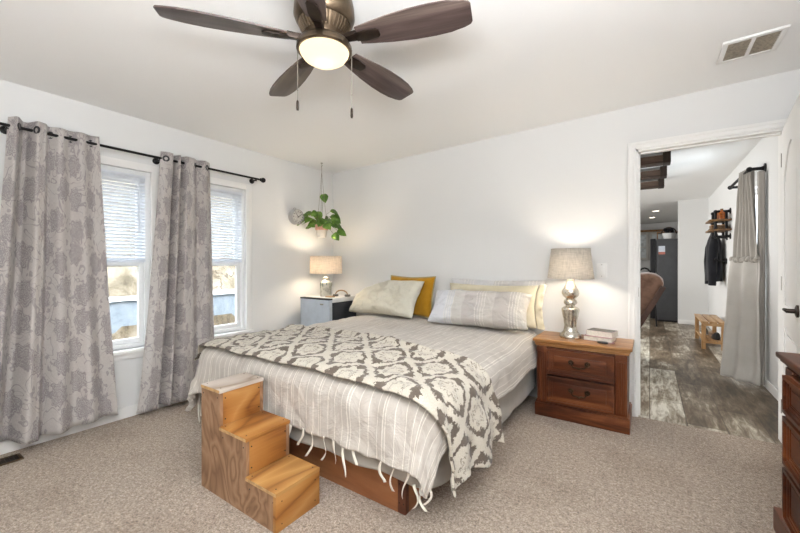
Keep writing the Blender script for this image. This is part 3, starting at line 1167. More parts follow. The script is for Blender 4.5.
# ------------------------------------------------------------------ pillows
def pillow(name, label, mat, w, h, t, loc, lean, yaw=0.0, roll=0.0, seed=0.0, sag=0.0, parts=None, flange=0.0, wr=1.0, slump=0.0):
    root = thing(name, label, 'pillow', loc, yaw, 'pillows on the bed')
    mt = Matrix.Rotation(R(lean), 4, 'X') @ Matrix.Rotation(roll, 4, 'Z')
    def shape(s, u, v):
        x, y = u * 2 - 1, v * 2 - 1
        # pulled-in sides, pointed corners
        px = x * (1 - 0.07 * (1 - abs(y) ** 1.6) * abs(x) ** 3)
        py = y * (1 - 0.09 * (1 - abs(x) ** 1.6) * abs(y) ** 3)
        e = max(0.0, (1 - x ** 4)) ** 0.55 * max(0.0, (1 - y ** 4)) ** 0.55
        z = s * t / 2 * e
        z += wr * 0.012 * e * nz(x * 2.6 + seed, y * 2.6, s * 2 + seed) + wr * 0.006 * e * nz(x * 7 + seed, y * 4, seed)
        ra = abs(nz(x * 3.4 + y * 1.3 + seed, y * 1.1 + seed, 2.0))
        z += wr * 0.010 * e * (0.5 - ra)
        yy = (py + 1) / 2 * h
        # slump: the left top corner droops
        yy *= 1 - slump * sstep(0.1, -1.0, x)
        yy -= sag * (1 - x * x) * sstep(0, 1, (y + 1) / 2)
        return mt @ Vector((px * w / 2, yy, z))
    m = MB()
    m.grid(lambda u, v: shape(1, u, v), 44, 30, lambda u, v: (u, v))
    m.grid(lambda u, v: shape(-1, u, v), 44, 30, lambda u, v: (u, v))
    bmesh.ops.remove_doubles(m.b, verts=m.b.verts, dist=0.0004)
    o = m.build('pillowcase', mat, root, angle=180)
    ss = o.modifiers.new('sub', 'SUBSURF'); ss.levels = 1; ss.render_levels = 1
    if parts == 'piping':
        pts = [shape(0, u, 0) for u in [i / 24 for i in range(25)]] + [shape(0, 1, v) for v in [i / 16 for i in range(1, 17)]]
        pts += [shape(0, 1 - u, 1) for u in [i / 24 for i in range(1, 25)]] + [shape(0, 0, 1 - v) for v in [i / 16 for i in range(1, 16)]]
        MB().tube(pts + [pts[0]], 0.006, 8).build('piping', 'mustard_piping', root)
    if parts in ('ruffle', 'open'):
        # loose open end of the case on the right side
        fl = 0.06
        def rf(u, v):
            base = shape(0, 1.0, v) if parts == 'ruffle' else shape(0, 0.985, v)
            d = mt.to_3x3() @ Vector((1, 0, 0))
            nn = mt.to_3x3() @ Vector((0, 0, 1))
            return base + d * (fl * u) + nn * (0.026 * u * nz(v * 7 + seed, u, 3) + (0.012 if parts == 'open' else 0) * u)
        mm = MB()
        mm.grid(rf, 5, 60, lambda u, v: (1, v))
        oo = mm.build('open_hem', 'cream_yellow' if parts == 'ruffle' else mat, root, angle=180)
        solidify(oo, 0.003, 0)
    return root

pillow('bed_pillow', 'pale grey pillow upright against the wall at the back of the right stack', 'grey_pillow',
       0.92, 0.415, 0.085, (-1.195, 3.275, 0.635), 82, yaw=0.0, seed=3.1)
pillow('bed_pillow', 'cream yellow pillow sandwiched between the striped and the rear grey pillow', 'cream_yellow',
       0.84, 0.375, 0.10, (-1.195, 3.165, 0.635), 79, yaw=R(2), seed=8.2, parts='ruffle')
pillow('bed_pillow', 'grey and white wide striped pillow lying at the front right of the bed', 'striped_pillow',
       0.88, 0.345, 0.20, (-1.215, 2.875, 0.665), 50, yaw=R(5), seed=5.4, wr=2.0)
pillow('throw_pillow', 'mustard yellow cushion standing behind the cream pillow', 'mustard',
       0.58, 0.43, 0.11, (-2.11, 3.245, 0.63), 79, yaw=R(-2), seed=1.2, parts='piping')
pillow('bed_pillow', 'cream pillow slumped to the left in front of the mustard cushion', 'cream_linen',
       0.88, 0.42, 0.17, (-2.315, 2.99, 0.655), 58, yaw=R(-4), seed=9.7, slump=0.46, wr=2.4)

# ------------------------------------------------------------------ plywood step stool
st = thing('step_stool', 'three step plywood pet stairs standing against the foot of the bed', 'steps', (-1.69, 1.14, 0), R(0))
X0, X1, X2, X3 = -1.978, -1.802, -1.576, -1.352
Y0, Y1 = 1.018, 1.27
h1, h2, h3 = 0.178, 0.358, 0.543
th = 0.018
prof = [(X0, 0), (X3, 0), (X3, h1 - th), (X2, h1 - th), (X2, h2 - th), (X1, h2 - th), (X1, h3 - th), (X0, h3 - th)]
MB().prism(prof, 1, Y0, Y0 + th).build('side_panel', 'ply_side', st, True)
MB().prism(prof, 1, Y1 - th, Y1).build('side_panel', 'ply_side', st, True)
for i, (xa, xb, z, mt) in enumerate(((X2, X3 + 0.004, h1, 'ply_tread'), (X1, X2 + 0.004, h2, 'ply_orange'), (X0, X1 + 0.004, h3, 'ply_worn'))):
    tr = bx(xa + (0.0005 if i < 2 else -0.002), Y0 - 0.003, z - th, xb, Y1 + 0.003, z, 0.0015).build('tread', mt, st, True)
    # pale ply edge strips along the tread
    bx(xa + 0.002, Y0 - 0.0042, z - th + 0.002, xb - 0.002, Y0 - 0.0028, z - 0.002).build('tread_edge', 'ply_edge', tr, False).location = -st.location
    for (sx, sy) in ((0.02, 0.02), (0.02, 0.235), (xb - xa - 0.03, 0.02), (xb - xa - 0.03, 0.235)):
        o = MB().lathe([(0, 0.0008), (0.003, 0.0008), (0.0036, 0)], 12, (xa + sx, Y0 + sy, z)).build('screw', 'screw_dark', tr)
        o.location = -st.location
for i, (x, za, zb, mt) in enumerate(((X3, 0, h1 - th, 'ply_tread'), (X2, h1, h2 - th, 'ply_orange'), (X1, h2, h3 - th, 'ply_orange'))):
    rs = bx(x - th, Y0 + th + 0.0005 if i else Y0 - 0.002, za, x + (0.002 if i == 0 else 0.0), Y1 - th - 0.0005 if i else Y1 + 0.002, zb, 0.001).build('riser', 'ply_orange' if i == 0 else mt, st, True)
    for (yy, zz) in ((0.03, 0.03), (0.03, zb - za - 0.03), (0.225, 0.03), (0.225, zb - za - 0.03)):
        o = MB().lathe([(0, 0.0025), (0.003, 0.0025), (0.0036, 0)], 12, mat=Matrix.Translation((x, Y0 + yy, za + zz)) @ Matrix.Rotation(R(90), 4, 'Y')).build('screw', 'screw_dark', rs)
        o.location = -st.location
for (xx, zz) in ((X0 + .02, .5), (X1 - .02, .5), (X1 + .03, .31), (X2 - .02, .31), (X2 + .03, .13), (X3 - .02, .13)):
    MB().lathe([(0, 0.001), (0.003, 0.001), (0.0036, 0)], 12, mat=Matrix.Translation((xx, Y0, zz)) @ Matrix.Rotation(R(90), 4, 'X')).build('screw', 'screw_dark', st, True)

# ------------------------------------------------------------------ cherry case furniture
def bail_pull(parent, c, w):
    """two rosettes with a drooping bail, on a face that looks to -Y"""
    m = MB()
    for s in (-1, 1):
        mt = Matrix.Translation((c[0] + s * w / 2, c[1], c[2])) @ Matrix.Rotation(R(90), 4, 'X')
        m.lathe([(0, 0.016), (0.006, 0.015), (0.008, 0.008), (0.016, 0.005), (0.019, 0)], 16, mat=mt)
        m.sphere((c[0] + s * w / 2, c[1] - 0.006, c[2] + 0.014), 0.009, 1.2, 0.5, 0.9, 10, 6)
    pts = []
    for i in range(15):
        t = -1 + 2 * i / 14
        pts.append((c[0] + t * w / 2, c[1] - 0.02 - 0.008 * (1 - t * t), c[2] - 0.03 * (1 - t ** 4) - 0.004 * cos(t * 9)))
    m.tube(pts, [0.0042 + 0.002 * (1 - abs(-1 + 2 * i / 14)) for i in range(15)], 8)
    m.sphere((c[0], c[1] - 0.03, c[2] - 0.03), 0.009, 1.5, 0.7, 0.9, 10, 6)
    return m.build('bail_pull', 'pull_bronze', parent)

def case_piece(root, W, D, Ht, drawers, plinth=0.10, pil=0.07, over=0.03, pulls=1, topmat='cherry_top', lip=0.012, pout=0.008):
    """local: centred x, front at y=-D/2, top at Ht"""
    f, b = -D / 2, D / 2
    o = 0.012
    m = MB()
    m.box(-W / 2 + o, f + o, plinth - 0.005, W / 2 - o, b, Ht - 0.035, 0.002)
    m.build('case', 'cherry_gap_shade', root)
    m = MB()
    m.box(-W / 2 - pout + 0.003, f - pout, 0, W / 2 + pout - 0.003, b, plinth, 0.004)
    m.box(-W / 2, f - 0.002, plinth, W / 2, b, plinth + 0.014, 0.006)
    m.build('plinth', 'cherry_x', root)
    m = MB()
    m.box(-W / 2 - over, f - over, Ht - 0.024, W / 2 + over, b, Ht, 0.007, seg=3)
    m.box(-W / 2 - over + 0.012, f - over + 0.012, Ht - 0.040, W / 2 + over - 0.012, b, Ht - 0.024, 0.006, seg=3)
    m.box(-W / 2 - 0.002, f - 0.002, Ht - 0.056, W / 2 + 0.002, b, Ht - 0.040, 0.004)
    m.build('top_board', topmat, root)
    for s in (-1, 1):
        m = MB()
        xa = s * (W / 2 - o) - (pil if s > 0 else 0)
        m.box(xa, f - 0.002, plinth + 0.014, xa + pil, f + o + 0.002, Ht - 0.056, 0.002)
        for k in range(4):
            xc = xa + pil * (0.2 + 0.2 * k)
            m.tube([(xc, f - 0.002, plinth + 0.03), (xc, f - 0.002, Ht - 0.11)], 0.0055, 8)
        m.box(xa - 0.002, f - 0.007, Ht - 0.10, xa + pil + 0.002, f, Ht - 0.056, 0.004)
        m.build('pilaster', 'cherry_z', root)
    xi0, xi1 = -W / 2 + o + pil + 0.004, W / 2 - o - pil - 0.004
    za, zb = plinth + 0.02, Ht - 0.062
    n = len(drawers)
    tot = sum(drawers)
    z = zb
    for dh in drawers:
        hh = (zb - za) * dh / tot
        z0, z1 = z - hh + 0.005, z - 0.005
        m = MB()
        m.box(xi0, f - lip, z0, xi1, f + o + 0.01, z1, 0.006, seg=3)
        fr = 0.035
        # raised frame round a recessed panel
        def ring(d0, d1, yy0, yy1):
            m.prism([(xi0 + d0, z0 + d0), (xi1 - d0, z0 + d0), (xi1 - d1, z0 + d1), (xi0 + d1, z0 + d1)], 1, yy0, yy1)
            m.prism([(xi0 + d0, z1 - d0), (xi0 + d1, z1 - d1), (xi1 - d1, z1 - d1), (xi1 - d0, z1 - d0)], 1, yy0, yy1)
            m.prism([(xi0 + d0, z0 + d0), (xi0 + d1, z0 + d1), (xi0 + d1, z1 - d1), (xi0 + d0, z1 - d0)], 1, yy0, yy1)
            m.prism([(xi1 - d0, z0 + d0), (xi1 - d0, z1 - d0), (xi1 - d1, z1 - d1), (xi1 - d1, z0 + d1)], 1, yy0, yy1)
        ring(0.003, 0.018, f - lip - 0.018, f - lip + 0.001)
        ring(0.018, 0.030, f - lip - 0.008, f - lip + 0.001)
        ring(0.030, 0.040, f - lip - 0.004, f - lip + 0.001)
        dr = m.build('drawer', 'cherry_x', root)
        bx(xi0 + 0.052, f - lip - 0.003, z0 + 0.050, xi1 - 0.052, f - lip + 0.0005, z1 - 0.050, 0.004).build('drawer_panel', 'cherry_x', dr)
        if pulls == 1:
            bail_pull(dr, (0, f - lip - 0.006, (z0 + z1) / 2 + 0.012), 0.11)
        else:
            for s in (-1, 1):
                bail_pull(dr, (s * W * 0.17, f - lip - 0.006, (z0 + z1) / 2 + 0.012), 0.11)
        z -= hh
    return root

ns = thing('nightstand', 'two drawer cherry wood nightstand beside the bed, holding lamp and books', 'nightstand', (-0.43, 3.172, 0))
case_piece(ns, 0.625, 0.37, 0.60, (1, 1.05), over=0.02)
dr = thing('dresser', 'dark cherry wood dresser cut off by the right edge of the photo', 'dresser', (0.728, 1.515, 0), R(-90))
case_piece(dr, 1.50, 0.47, 0.795, (0.8, 1, 1.1), plinth=0.10, pil=0.10, pulls=2, topmat='cherry_x', lip=0.022, pout=0.036)

# ------------------------------------------------------------------ mercury glass lamp on the nightstand
def table_lamp(root, body_prof, body_mat, z_sh0, z_sh1, r0, r1, shade_mat, watts, col, base_prof=None, extra=None):
    MB().lathe(body_prof, 40).build('lamp_body', body_mat, root)
    if base_prof:
        MB().lathe(base_prof, 40).build('lamp_base', 'nickel', root)
    ztop = body_prof[-1][1]
    st = MB()
    st.tube([(0, 0, ztop - 0.005), (0, 0, z_sh0 + 0.07)], 0.006, 10)
    st.lathe([(0.013, z_sh0 + 0.02), (0.016, z_sh0 + 0.03), (0.016, z_sh0 + 0.065), (0.012, z_sh0 + 0.07)], 16)
    st.build('socket', 'nickel', root)
    mb = MB()
    mb.lathe([(r0, z_sh0), (r0 * 0.985 + r1 * 0.015, z_sh0 + 0.004), (r1, z_sh1)], 48, cap=False)
    sh = mb.build('lamp_shade', shade_mat, root, angle=60)
    solidify(sh, 0.002, -1)
    for rr, zz in ((r0, z_sh0), (r1, z_sh1)):
        MB().tube([(rr * cos(2 * pi * i / 48), rr * sin(2 * pi * i / 48), zz) for i in range(49)], 0.003, 6).build('shade_rim', shade_mat, sh)
    MB().lathe([(0.0, 0.12), (0.012, 0.116), (0.026, 0.098), (0.03, 0.08), (0.026, 0.06), (0.014, 0.035), (0.013, 0.0)], 20, (0, 0, z_sh0 + 0.05)).build('light_bulb', 'bulb_glow', root)
    for dz, k in ((0.0, 0.5), (0.1, 0.5)):
        pl = bpy.data.lights.new('lamp_light', 'POINT')
        pl.energy = watts * k
        pl.color = col
        pl.shadow_soft_size = 0.035
        po = bpy.data.objects.new('lamp_light', pl)
        COL.objects.link(po)
        po.parent = root
        po.location = (0.0, -0.045, z_sh0 + 0.07 + dz * 0.6)

nl = thing('table_lamp', 'turned mercury glass table lamp with grey shade on the nightstand', 'lamp', (-0.518, 3.15, 0.6005))
prof = [(0.0, 0.0), (0.078, 0.0), (0.080, 0.012), (0.074, 0.03), (0.056, 0.05), (0.050, 0.06), (0.045, 0.10), (0.052, 0.15), (0.063, 0.20), (0.066, 0.225), (0.058, 0.238),
        (0.034, 0.248), (0.034, 0.258), (0.047, 0.268), (0.050, 0.28), (0.044, 0.296), (0.034, 0.304), (0.036, 0.312), (0.055, 0.328), (0.064, 0.348), (0.062, 0.37),
        (0.046, 0.40), (0.031, 0.43), (0.027, 0.452), (0.034, 0.458), (0.028, 0.47), (0.0, 0.472)]
table_lamp(nl, prof, 'mercury_glass', 0.47, 0.70, 0.167, 0.142, 'shade_grey', 4.2, (1, 0.92, 0.80))

# ------------------------------------------------------------------ books on the nightstand
def book(name_label, w, d, h, loc, rz, cover):
    b = thing('book', name_label, 'book', loc, rz, 'books on the nightstand')
    m = MB()
    m.box(-w / 2, -d / 2, 0, w / 2, d / 2, 0.003, 0.001)
    m.box(-w / 2, -d / 2, h - 0.003, w / 2, d / 2, h, 0.001)
    m.box(-w / 2, -d / 2, 0.003, -w / 2 + 0.004, d / 2, h - 0.003, 0.001)
    m.build('book_cover', cover, b)
    bx(-w / 2 + 0.004, -d / 2 + 0.004, 0.003, w / 2 - 0.004, d / 2 - 0.004, h - 0.003).build('pages', 'paper', b)
    return b
book('pink covered book at the bottom of the pair beside the lamp', 0.195, 0.145, 0.035, (-0.315, 3.17, 0.6005), R(-8), 'book_pink')
b2 = book('grey topped pale book resting on the pink book', 0.185, 0.135, 0.04, (-0.300, 3.18, 0.636), R(-14), 'book_cream')
bx(-0.088, -0.064, 0.0401, 0.088, 0.064, 0.0412).build('grey_sleeve', 'book_grey', b2)
gl = thing('key_fob', 'small black key fob with a strap in front of the books', 'key fob', (-0.285, 3.055, 0.6005), R(-12))
MB().lathe([(0.0, 0.0), (0.022, 0.0), (0.025, 0.005), (0.022, 0.011), (0.0, 0.012)], 20, mat=Matrix.Scale(1.6, 4, (1, 0, 0))).build('fob', 'black_plastic', gl)
MB().tube([(0.035, 0, 0.006), (0.055, 0.01, 0.006), (0.07, 0.03, 0.006), (0.06, 0.045, 0.006)], 0.004, 8).build('strap', 'book_pink', gl)

# ------------------------------------------------------------------ mini fridge in the corner
mf = thing('mini_fridge', 'small silver fronted fridge in the corner left of the bed', 'fridge', (-2.985, 2.96, 0))
fx0, fx1, fy0, fy1, fz = -3.20, -2.755, 2.73, 3.16, 0.82
bx(fx0, fy0 + 0.055, 0.02, fx1, fy1, fz - 0.05, 0.004).build('body', 'appliance_dark', mf, True)
bx(fx0 - 0.002, fy0 + 0.05, fz - 0.05, fx1 + 0.002, fy1, fz, 0.008).build('top_panel', 'appliance_white', mf, True)
d = bx(fx0, fy0, 0.06, fx1, fy0 + 0.048, fz - 0.008, 0.006).build('door', 'appliance_silver', mf, True)
bx(fx0 - 0.001, fy0 - 0.002, fz - 0.02, fx1 + 0.001, fy0 + 0.05, fz - 0.003, 0.004).build('door_cap', 'fridge_black', mf, True)
bx(fx0 + 0.31, fy0 - 0.0015, fz - 0.075, fx0 + 0.36, fy0, fz - 0.06).build('badge', 'nickel', mf, True)
bx(fx0 + 0.02, fy0 + 0.03, 0, fx1 - 0.02, fy1 - 0.02, 0.02).build('feet', 'black_plastic', mf, True)

sl = thing('table_lamp', 'small glazed ceramic table lamp with lit cream shade on the mini fridge', 'lamp', (-2.975, 2.90, 0.8205))
prof = [(0.0, 0.0), (0.058, 0.0), (0.062, 0.004), (0.062, 0.15), (0.055, 0.165), (0.036, 0.178), (0.030, 0.185), (0.034, 0.195), (0.034, 0.21), (0.026, 0.216), (0.0, 0.217)]
table_lamp(sl, prof, 'ceramic_glaze', 0.255, 0.445, 0.178, 0.172, 'shade_cream', 4.5, (1, 0.86, 0.66))
for k in range(9):
    a = 2 * pi * k / 9
    MB().tube([(0.0605 * cos(a), 0.0605 * sin(a), 0.155), (0.0625 * cos(a), 0.0625 * sin(a), 0.13), (0.0625 * cos(a), 0.0625 * sin(a), 0.09 + 0.02 * (k % 3))], [0.006, 0.0045, 0.0025], 8).build('glaze_drip', 'ceramic_teal', sl)
gs = thing('headphones', 'curved brown band with grey ends lying on top of the mini fridge', 'headphones', (-2.835, 3.0, 0.8205), R(20))
m = MB()
m.tube([(0.07 * cos(pi * i / 16), 0.0, 0.022 + 0.045 * sin(pi * i / 16)) for i in range(17)], 0.007, 8)
m.build('headband', 'tan_leather', gs)
for s in (-1, 1):
    MB().lathe([(0, 0), (0.03, 0), (0.034, 0.01), (0.03, 0.022), (0, 0.024)], 18, (s * 0.072, 0, 0)).build('ear_cup', 'book_grey', gs)
wl = bx(-0.045, -0.03, 0, 0.045, 0.03, 0.015, 0.005).build('wallet', 'tan_leather')
wl.location = (-2.86, 2.85, 0.8205)
tag(wl, 'flat brown wallet on the mini fridge just right of the small lamp', 'wallet')

# ------------------------------------------------------------------ hanging plant
hp = thing('hanging_plant', 'trailing green pothos in a pink and white pot hung in the corner', 'plant', (-3.10, 2.955, 1.50))
MB().lathe([(0.0, -0.015), (0.048, -0.015), (0.060, 0.04), (0.068, 0.085), (0.0, 0.088)], 28).build('pot', 'pot_white', hp)
MB().lathe([(0.066, 0.065), (0.072, 0.070), (0.076, 0.125), (0.068, 0.13), (0.060, 0.115), (0.0, 0.113)], 28, cap=False).build('pot_rim', 'pot_pink', hp)
MB().lathe([(0.0, 0.117), (0.060, 0.115)], 24, cap=False).build('soil', 'soil', hp)
zroof = zc(-3.10) - 1.50
m = MB()
for k in range(3):
    a = 2 * pi * k / 3 + 0.4
    m.tube([(0.068 * cos(a), 0.068 * sin(a), 0.11), (0.03 * cos(a), 0.03 * sin(a), 0.42), (0, 0, zroof - 0.10)], 0.0016, 6)
m.tube([(0, 0, zroof - 0.10), (0, 0, zroof - 0.03)], 0.002, 6)
m.build('hanger_cords', 'cord_tan', hp)
m = MB()
m.lathe([(0.0, 0.0), (0.014, 0.0), (0.012, -0.006), (0.0, -0.008)], 14, (0, 0, zroof))
m.tube([(0, 0, zroof - 0.005), (0.0, 0, zroof - 0.02), (0.012, 0, zroof - 0.03), (0.0, 0, zroof - 0.042), (-0.008, 0, zroof - 0.034)], 0.0025, 6)
m.build('ceiling_hook', 'nickel', hp)
rnd = random.Random(4)
leaves = MB()
stems = MB()
def leaf(m, p, d, up, L, wd):
    d = Vector(d).normalized()
    side = d.cross(Vector(up))
    if side.length < 1e-3:
        side = Vector((1, 0, 0))
    side.normalize()
    n = side.cross(d)
    ol = [(0.0, 0.0), (-0.10, 0.30), (0.05, 0.52), (0.30, 0.58), (0.6, 0.42), (0.85, 0.17), (1.0, 0.0)]
    p = Vector(p)
    mid = [m.b.verts.new(p + d * (t * L) - n * (0.18 * t * t * L)) for t, _ in ol]
    for s in (-1, 1):
        ed = [m.b.verts.new(p + d * (t * L) + side * (s * w_ * wd) + n * (0.12 * w_ * L - 0.18 * t * t * L)) for t, w_ in ol]
        for i in range(len(ol) - 1):
            a_, b_, c_, e_ = mid[i], mid[i + 1], ed[i + 1], ed[i]
            m.b.faces.new((a_, b_, c_, e_) if s > 0 else (a_, e_, c_, b_))
# (camera-right and camera-left are both plain directions in the room here)
spec = []
for k in range(17):
    a = 2 * pi * k / 17 + rnd.uniform(-.2, .2)
    rr = rnd.uniform(0.03, 0.15)
    zz = 0.165 + rnd.uniform(-0.02, 0.12) - rr * 0.25
    spec.append((rr * cos(a), rr * sin(a), zz, cos(a) + rnd.uniform(-.5, .5), sin(a) + rnd.uniform(-.5, .5), rnd.uniform(-1.0, -0.1), rnd.uniform(0.075, 0.105)))
Rv = Vector((0.826, 0.5635, 0))
for (u_, z_) in ((-0.26, 0.17), (-0.20, 0.19), (-0.16, 0.24), (-0.15, 0.17), (0.16, 0.13), (0.19, 0.06), (0.14, 0.02), (0.11, 0.29), (0.13, 0.21), (0.02, 0.47), (-0.04, 0.27)):
    q = Rv * u_
    spec.append((q.x, q.y, z_, Rv.x * u_ + rnd.uniform(-.03, .03), Rv.y * u_ + rnd.uniform(-.03, .03), rnd.uniform(-.2, -.05), rnd.uniform(0.085, 0.115)))
for (x, y, z, dx, dy, dz, L) in spec:
    leaf(leaves, (x, y, z), (dx, dy, dz), (0.55 + rnd.uniform(-.7, .7), -0.8 + rnd.uniform(-.7, .7), 0.7 + rnd.uniform(-.5, .9)), L, L * 0.9)
    mid = Vector((x * 0.45, y * 0.45, z * 0.5 + 0.10))
    stems.tube([(x * 0.1, y * 0.1, 0.115), mid, (x, y, z)], 0.0018, 5)
fo = leaves.build('foliage', 'leaf_green', hp, recalc=False, angle=80)
solidify(fo, 0.0008, 0)
stems.build('vine_stems', 'vine_stem', hp)

# ------------------------------------------------------------------ wall clock
ck = thing('wall_clock', 'small round grey clock on the window wall near the hanging plant', 'clock', (XL, 2.75, 1.71))
mt = Matrix.Rotation(R(90), 4, 'Y')
MB().lathe([(0.0, 0.0), (0.078, 0.0), (0.085, 0.012), (0.087, 0.068), (0.082, 0.078), (0.074, 0.072)], 36, mat=mt, cap=False).build('clock_case', 'clock_grey', ck)
MB().lathe([(0.0, 0.068), (0.075, 0.068)], 36, mat=mt, cap=False).build('dial', 'clock_face', ck)
for k in range(12):
    a = 2 * pi * k / 12
    MB().box(0.0685, -0.003, 0.056, 0.070, 0.003, 0.068, mat=Matrix.Rotation(a, 4, 'X')).build('hour_mark', 'clock_black', ck)
bx(0.070, -0.003, -0.01, 0.072, 0.003, 0.04).build('hour_hand', 'clock_black', ck).rotation_euler = (R(-60), 0, 0)
bx(0.072, -0.002, -0.012, 0.074, 0.002, 0.056).build('minute_hand', 'clock_black', ck).rotation_euler = (R(40), 0, 0)
m = MB()
m.tube([(0.012, 0.02 * cos(pi * i / 10), 0.085 + 0.02 * sin(pi * i / 10)) for i in range(11)], 0.003, 8)
m.build('hanging_loop', 'clock_grey', ck)

# ------------------------------------------------------------------ switch and vents
sw = thing('light_switch', 'white rocker light switch on the wall right of the nightstand lamp', 'switch', (-0.32, YB, 1.13))
bx(-0.037, -0.006, -0.058, 0.037, 0, 0.058, 0.003).build('cover_plate', 'white_plastic', sw)
bx(-0.017, -0.010, -0.034, 0.017, -0.005, 0.034, 0.002).build('rocker', 'white_plastic', sw)
for s in (-1, 1):
    MB().lathe([(0, 0.001), (0.003, 0.001), (0.0032, 0)], 10, mat=Matrix.Translation((0, -0.006, s * 0.046)) @ Matrix.Rotation(R(90), 4, 'X')).build('screw', 'nickel', sw)

vx, vy = 0.47, 2.83
cv = thing('ceiling_vent', 'white framed ceiling return vent with two grilles', 'vent', (vx, vy, zc(vx)))
cv.rotation_euler = (0, -math.atan(0.024), 0)
hx, hy = 0.132, 0.13
m = MB()
m.box(-hx, -hy, -0.012, -hx + 0.026, hy, 0, 0.002)
m.box(hx - 0.026, -hy, -0.012, hx, hy, 0, 0.002)
m.box(-hx + 0.026, hy - 0.026, -0.012, hx - 0.026, hy, 0, 0.002)
m.box(-hx + 0.026, -hy, -0.012, hx - 0.026, -hy + 0.026, 0, 0.002)
m.box(-0.009, -hy + 0.026, -0.012, 0.009, hy - 0.026, 0, 0.002)
m.build('vent_frame', 'white_plastic', cv)
for s in (-1, 1):
    xa, xb = (s * 0.009, s * (hx - 0.026))
    xa, xb = min(xa, xb), max(xa, xb)
    m = MB()
    m.box(xa, -hy + 0.026, -0.003, xb, hy - 0.026, -0.001)
    n = 12
    for k in range(n):
        yy = -hy + 0.03 + (2 * hy - 0.06) * k / (n - 1)
        m.box(xa, yy - 0.006, -0.0006, xb, yy + 0.006, 0.0006, mat=Matrix.Translation((0, 0, -0.006)) @ Matrix.Translation((0, yy, 0)) @ Matrix.Rotation(R(35), 4, 'X') @ Matrix.Translation((0, -yy, 0)))
    m.build('grille', 'grille_dark', cv)

fv = thing('floor_vent', 'brown metal floor register on the carpet below the left curtain', 'vent', (-3.19, 0.40, 0.0))
m = MB()
m.box(-0.055, -0.15, 0, 0.055, -0.135, 0.007, 0.002)
m.box(-0.055, 0.135, 0, 0.055, 0.15, 0.007, 0.002)
m.box(-0.055, -0.135, 0, -0.042, 0.135, 0.007, 0.002)
m.box(0.042, -0.135, 0, 0.055, 0.135, 0.007, 0.002)
m.build('vent_frame', 'vent_brown', fv)
m = MB()
m.box(-0.042, -0.135, 0, 0.042, 0.135, 0.002)
for k in range(14):
    yy = -0.12 + 0.24 * k / 13
    m.box(-0.042, yy - 0.004, 0.002, 0.042, yy + 0.004, 0.0055)
m.build('grille', 'bronze_dark', fv)

# ------------------------------------------------------------------ ceiling fan
FX, FY, FZ = -1.22, 1.18, 2.215
fan = thing('ceiling_fan', 'five blade bronze ceiling fan with a lit glass bowl over the bed foot', 'fan', (FX, FY, FZ))
top = zc(FX) - FZ
MB().lathe([(0.0, top + 0.002), (0.115, top), (0.128, top - 0.01), (0.134, top - 0.04), (0.136, 0.085), (0.128, 0.065), (0.118, 0.055), (0.0, 0.055)], 44).build('motor_housing', 'bronze', fan)
m = MB()
m.lathe([(0.0, 0.055), (0.112, 0.055), (0.104, 0.03), (0.088, 0.008), (0.074, -0.012), (0.0, -0.012)], 44)
for k in range(40):
    a = 2 * pi * k / 40
    m.tube([(0.114 * cos(a), 0.114 * sin(a), 0.052), (0.105 * cos(a), 0.105 * sin(a), 0.028), (0.089 * cos(a), 0.089 * sin(a), 0.006)], 0.0035, 6)
m.build('ribbed_collar', 'bronze', fan)
MB().lathe([(0.0, -0.010), (0.070, -0.010), (0.085, -0.016), (0.113, -0.032), (0.123, -0.048), (0.124, -0.066), (0.118, -0.072), (0.105, -0.068)], 48, cap=False).build('light_fitter', 'bronze', fan)
MB().lathe([(0.112, -0.066), (0.108, -0.078), (0.094, -0.098), (0.070, -0.113), (0.036, -0.121), (0.0, -0.123)], 44, cap=False).build('glass_bowl', 'bowl_glow', fan)
pl = bpy.data.lights.new('bowl_light', 'POINT')
pl.energy = 0.05
pl.color = (1.0, 0.94, 0.84)
pl.shadow_soft_size = 0.03
po = bpy.data.objects.new('bowl_light', pl)
COL.objects.link(po)
po.parent = fan
po.location = (0, 0, -0.082)
def blade_outline():
    L0, L1 = 0.165, 0.66
    pts = []
    ws = [(0.0, 0.044), (0.12, 0.053), (0.3, 0.066), (0.5, 0.075), (0.68, 0.077), (0.82, 0.073), (0.93, 0.063), (0.985, 0.052), (1.0, 0.040)]
    up = [(L0 + (L1 - L0) * t, w_) for t, w_ in ws]
    dn = [(x, -y) for x, y in reversed(up)]
    return up + dn
for k in range(5):
    ang = R(16.5 + 72 * k)
    mt = Matrix.Rotation(ang, 4, 'Z') @ Matrix.Translation((0, 0, -0.028)) @ Matrix.Rotation(R(-13), 4, 'X')
    bl = MB().prism(blade_outline(), 2, 0.0, 0.007, 0.0025).build('blade', 'walnut_blade', fan)
    bl.matrix_local = mt
    m = MB()
    m.prism([(0.155, -0.022), (0.20, -0.026), (0.255, -0.024), (0.268, -0.014), (0.268, 0.014), (0.255, 0.024), (0.20, 0.026), (0.155, 0.022)], 2, -0.006, 0.0, 0.003)
    m.prism([(0.085, -0.014), (0.165, -0.020), (0.165, 0.020), (0.085, 0.014)], 2, -0.006, 0.018, 0.004)
    io = m.build('blade_iron', 'bronze_dark', bl)
for (dx, dy, L) in ((-0.108, -0.063, 0.27), (0.104, 0.068, 0.31)):
    m = MB()
    m.tube([(dx, dy, -0.06), (dx, dy, -0.06 - L + 0.045)], 0.0014, 6)
    m.sphere((dx, dy, -0.06 - L * 0.66), 0.0028)
    pc = m.build('pull_chain', 'nickel', fan)
    MB().lathe([(0.0, 0.0), (0.005, 0.001), (0.0062, 0.01), (0.0055, 0.04), (0.003, 0.046), (0.0, 0.046)], 12, (dx, dy, -0.06 - L)).build('chain_fob', 'bronze_dark', pc)

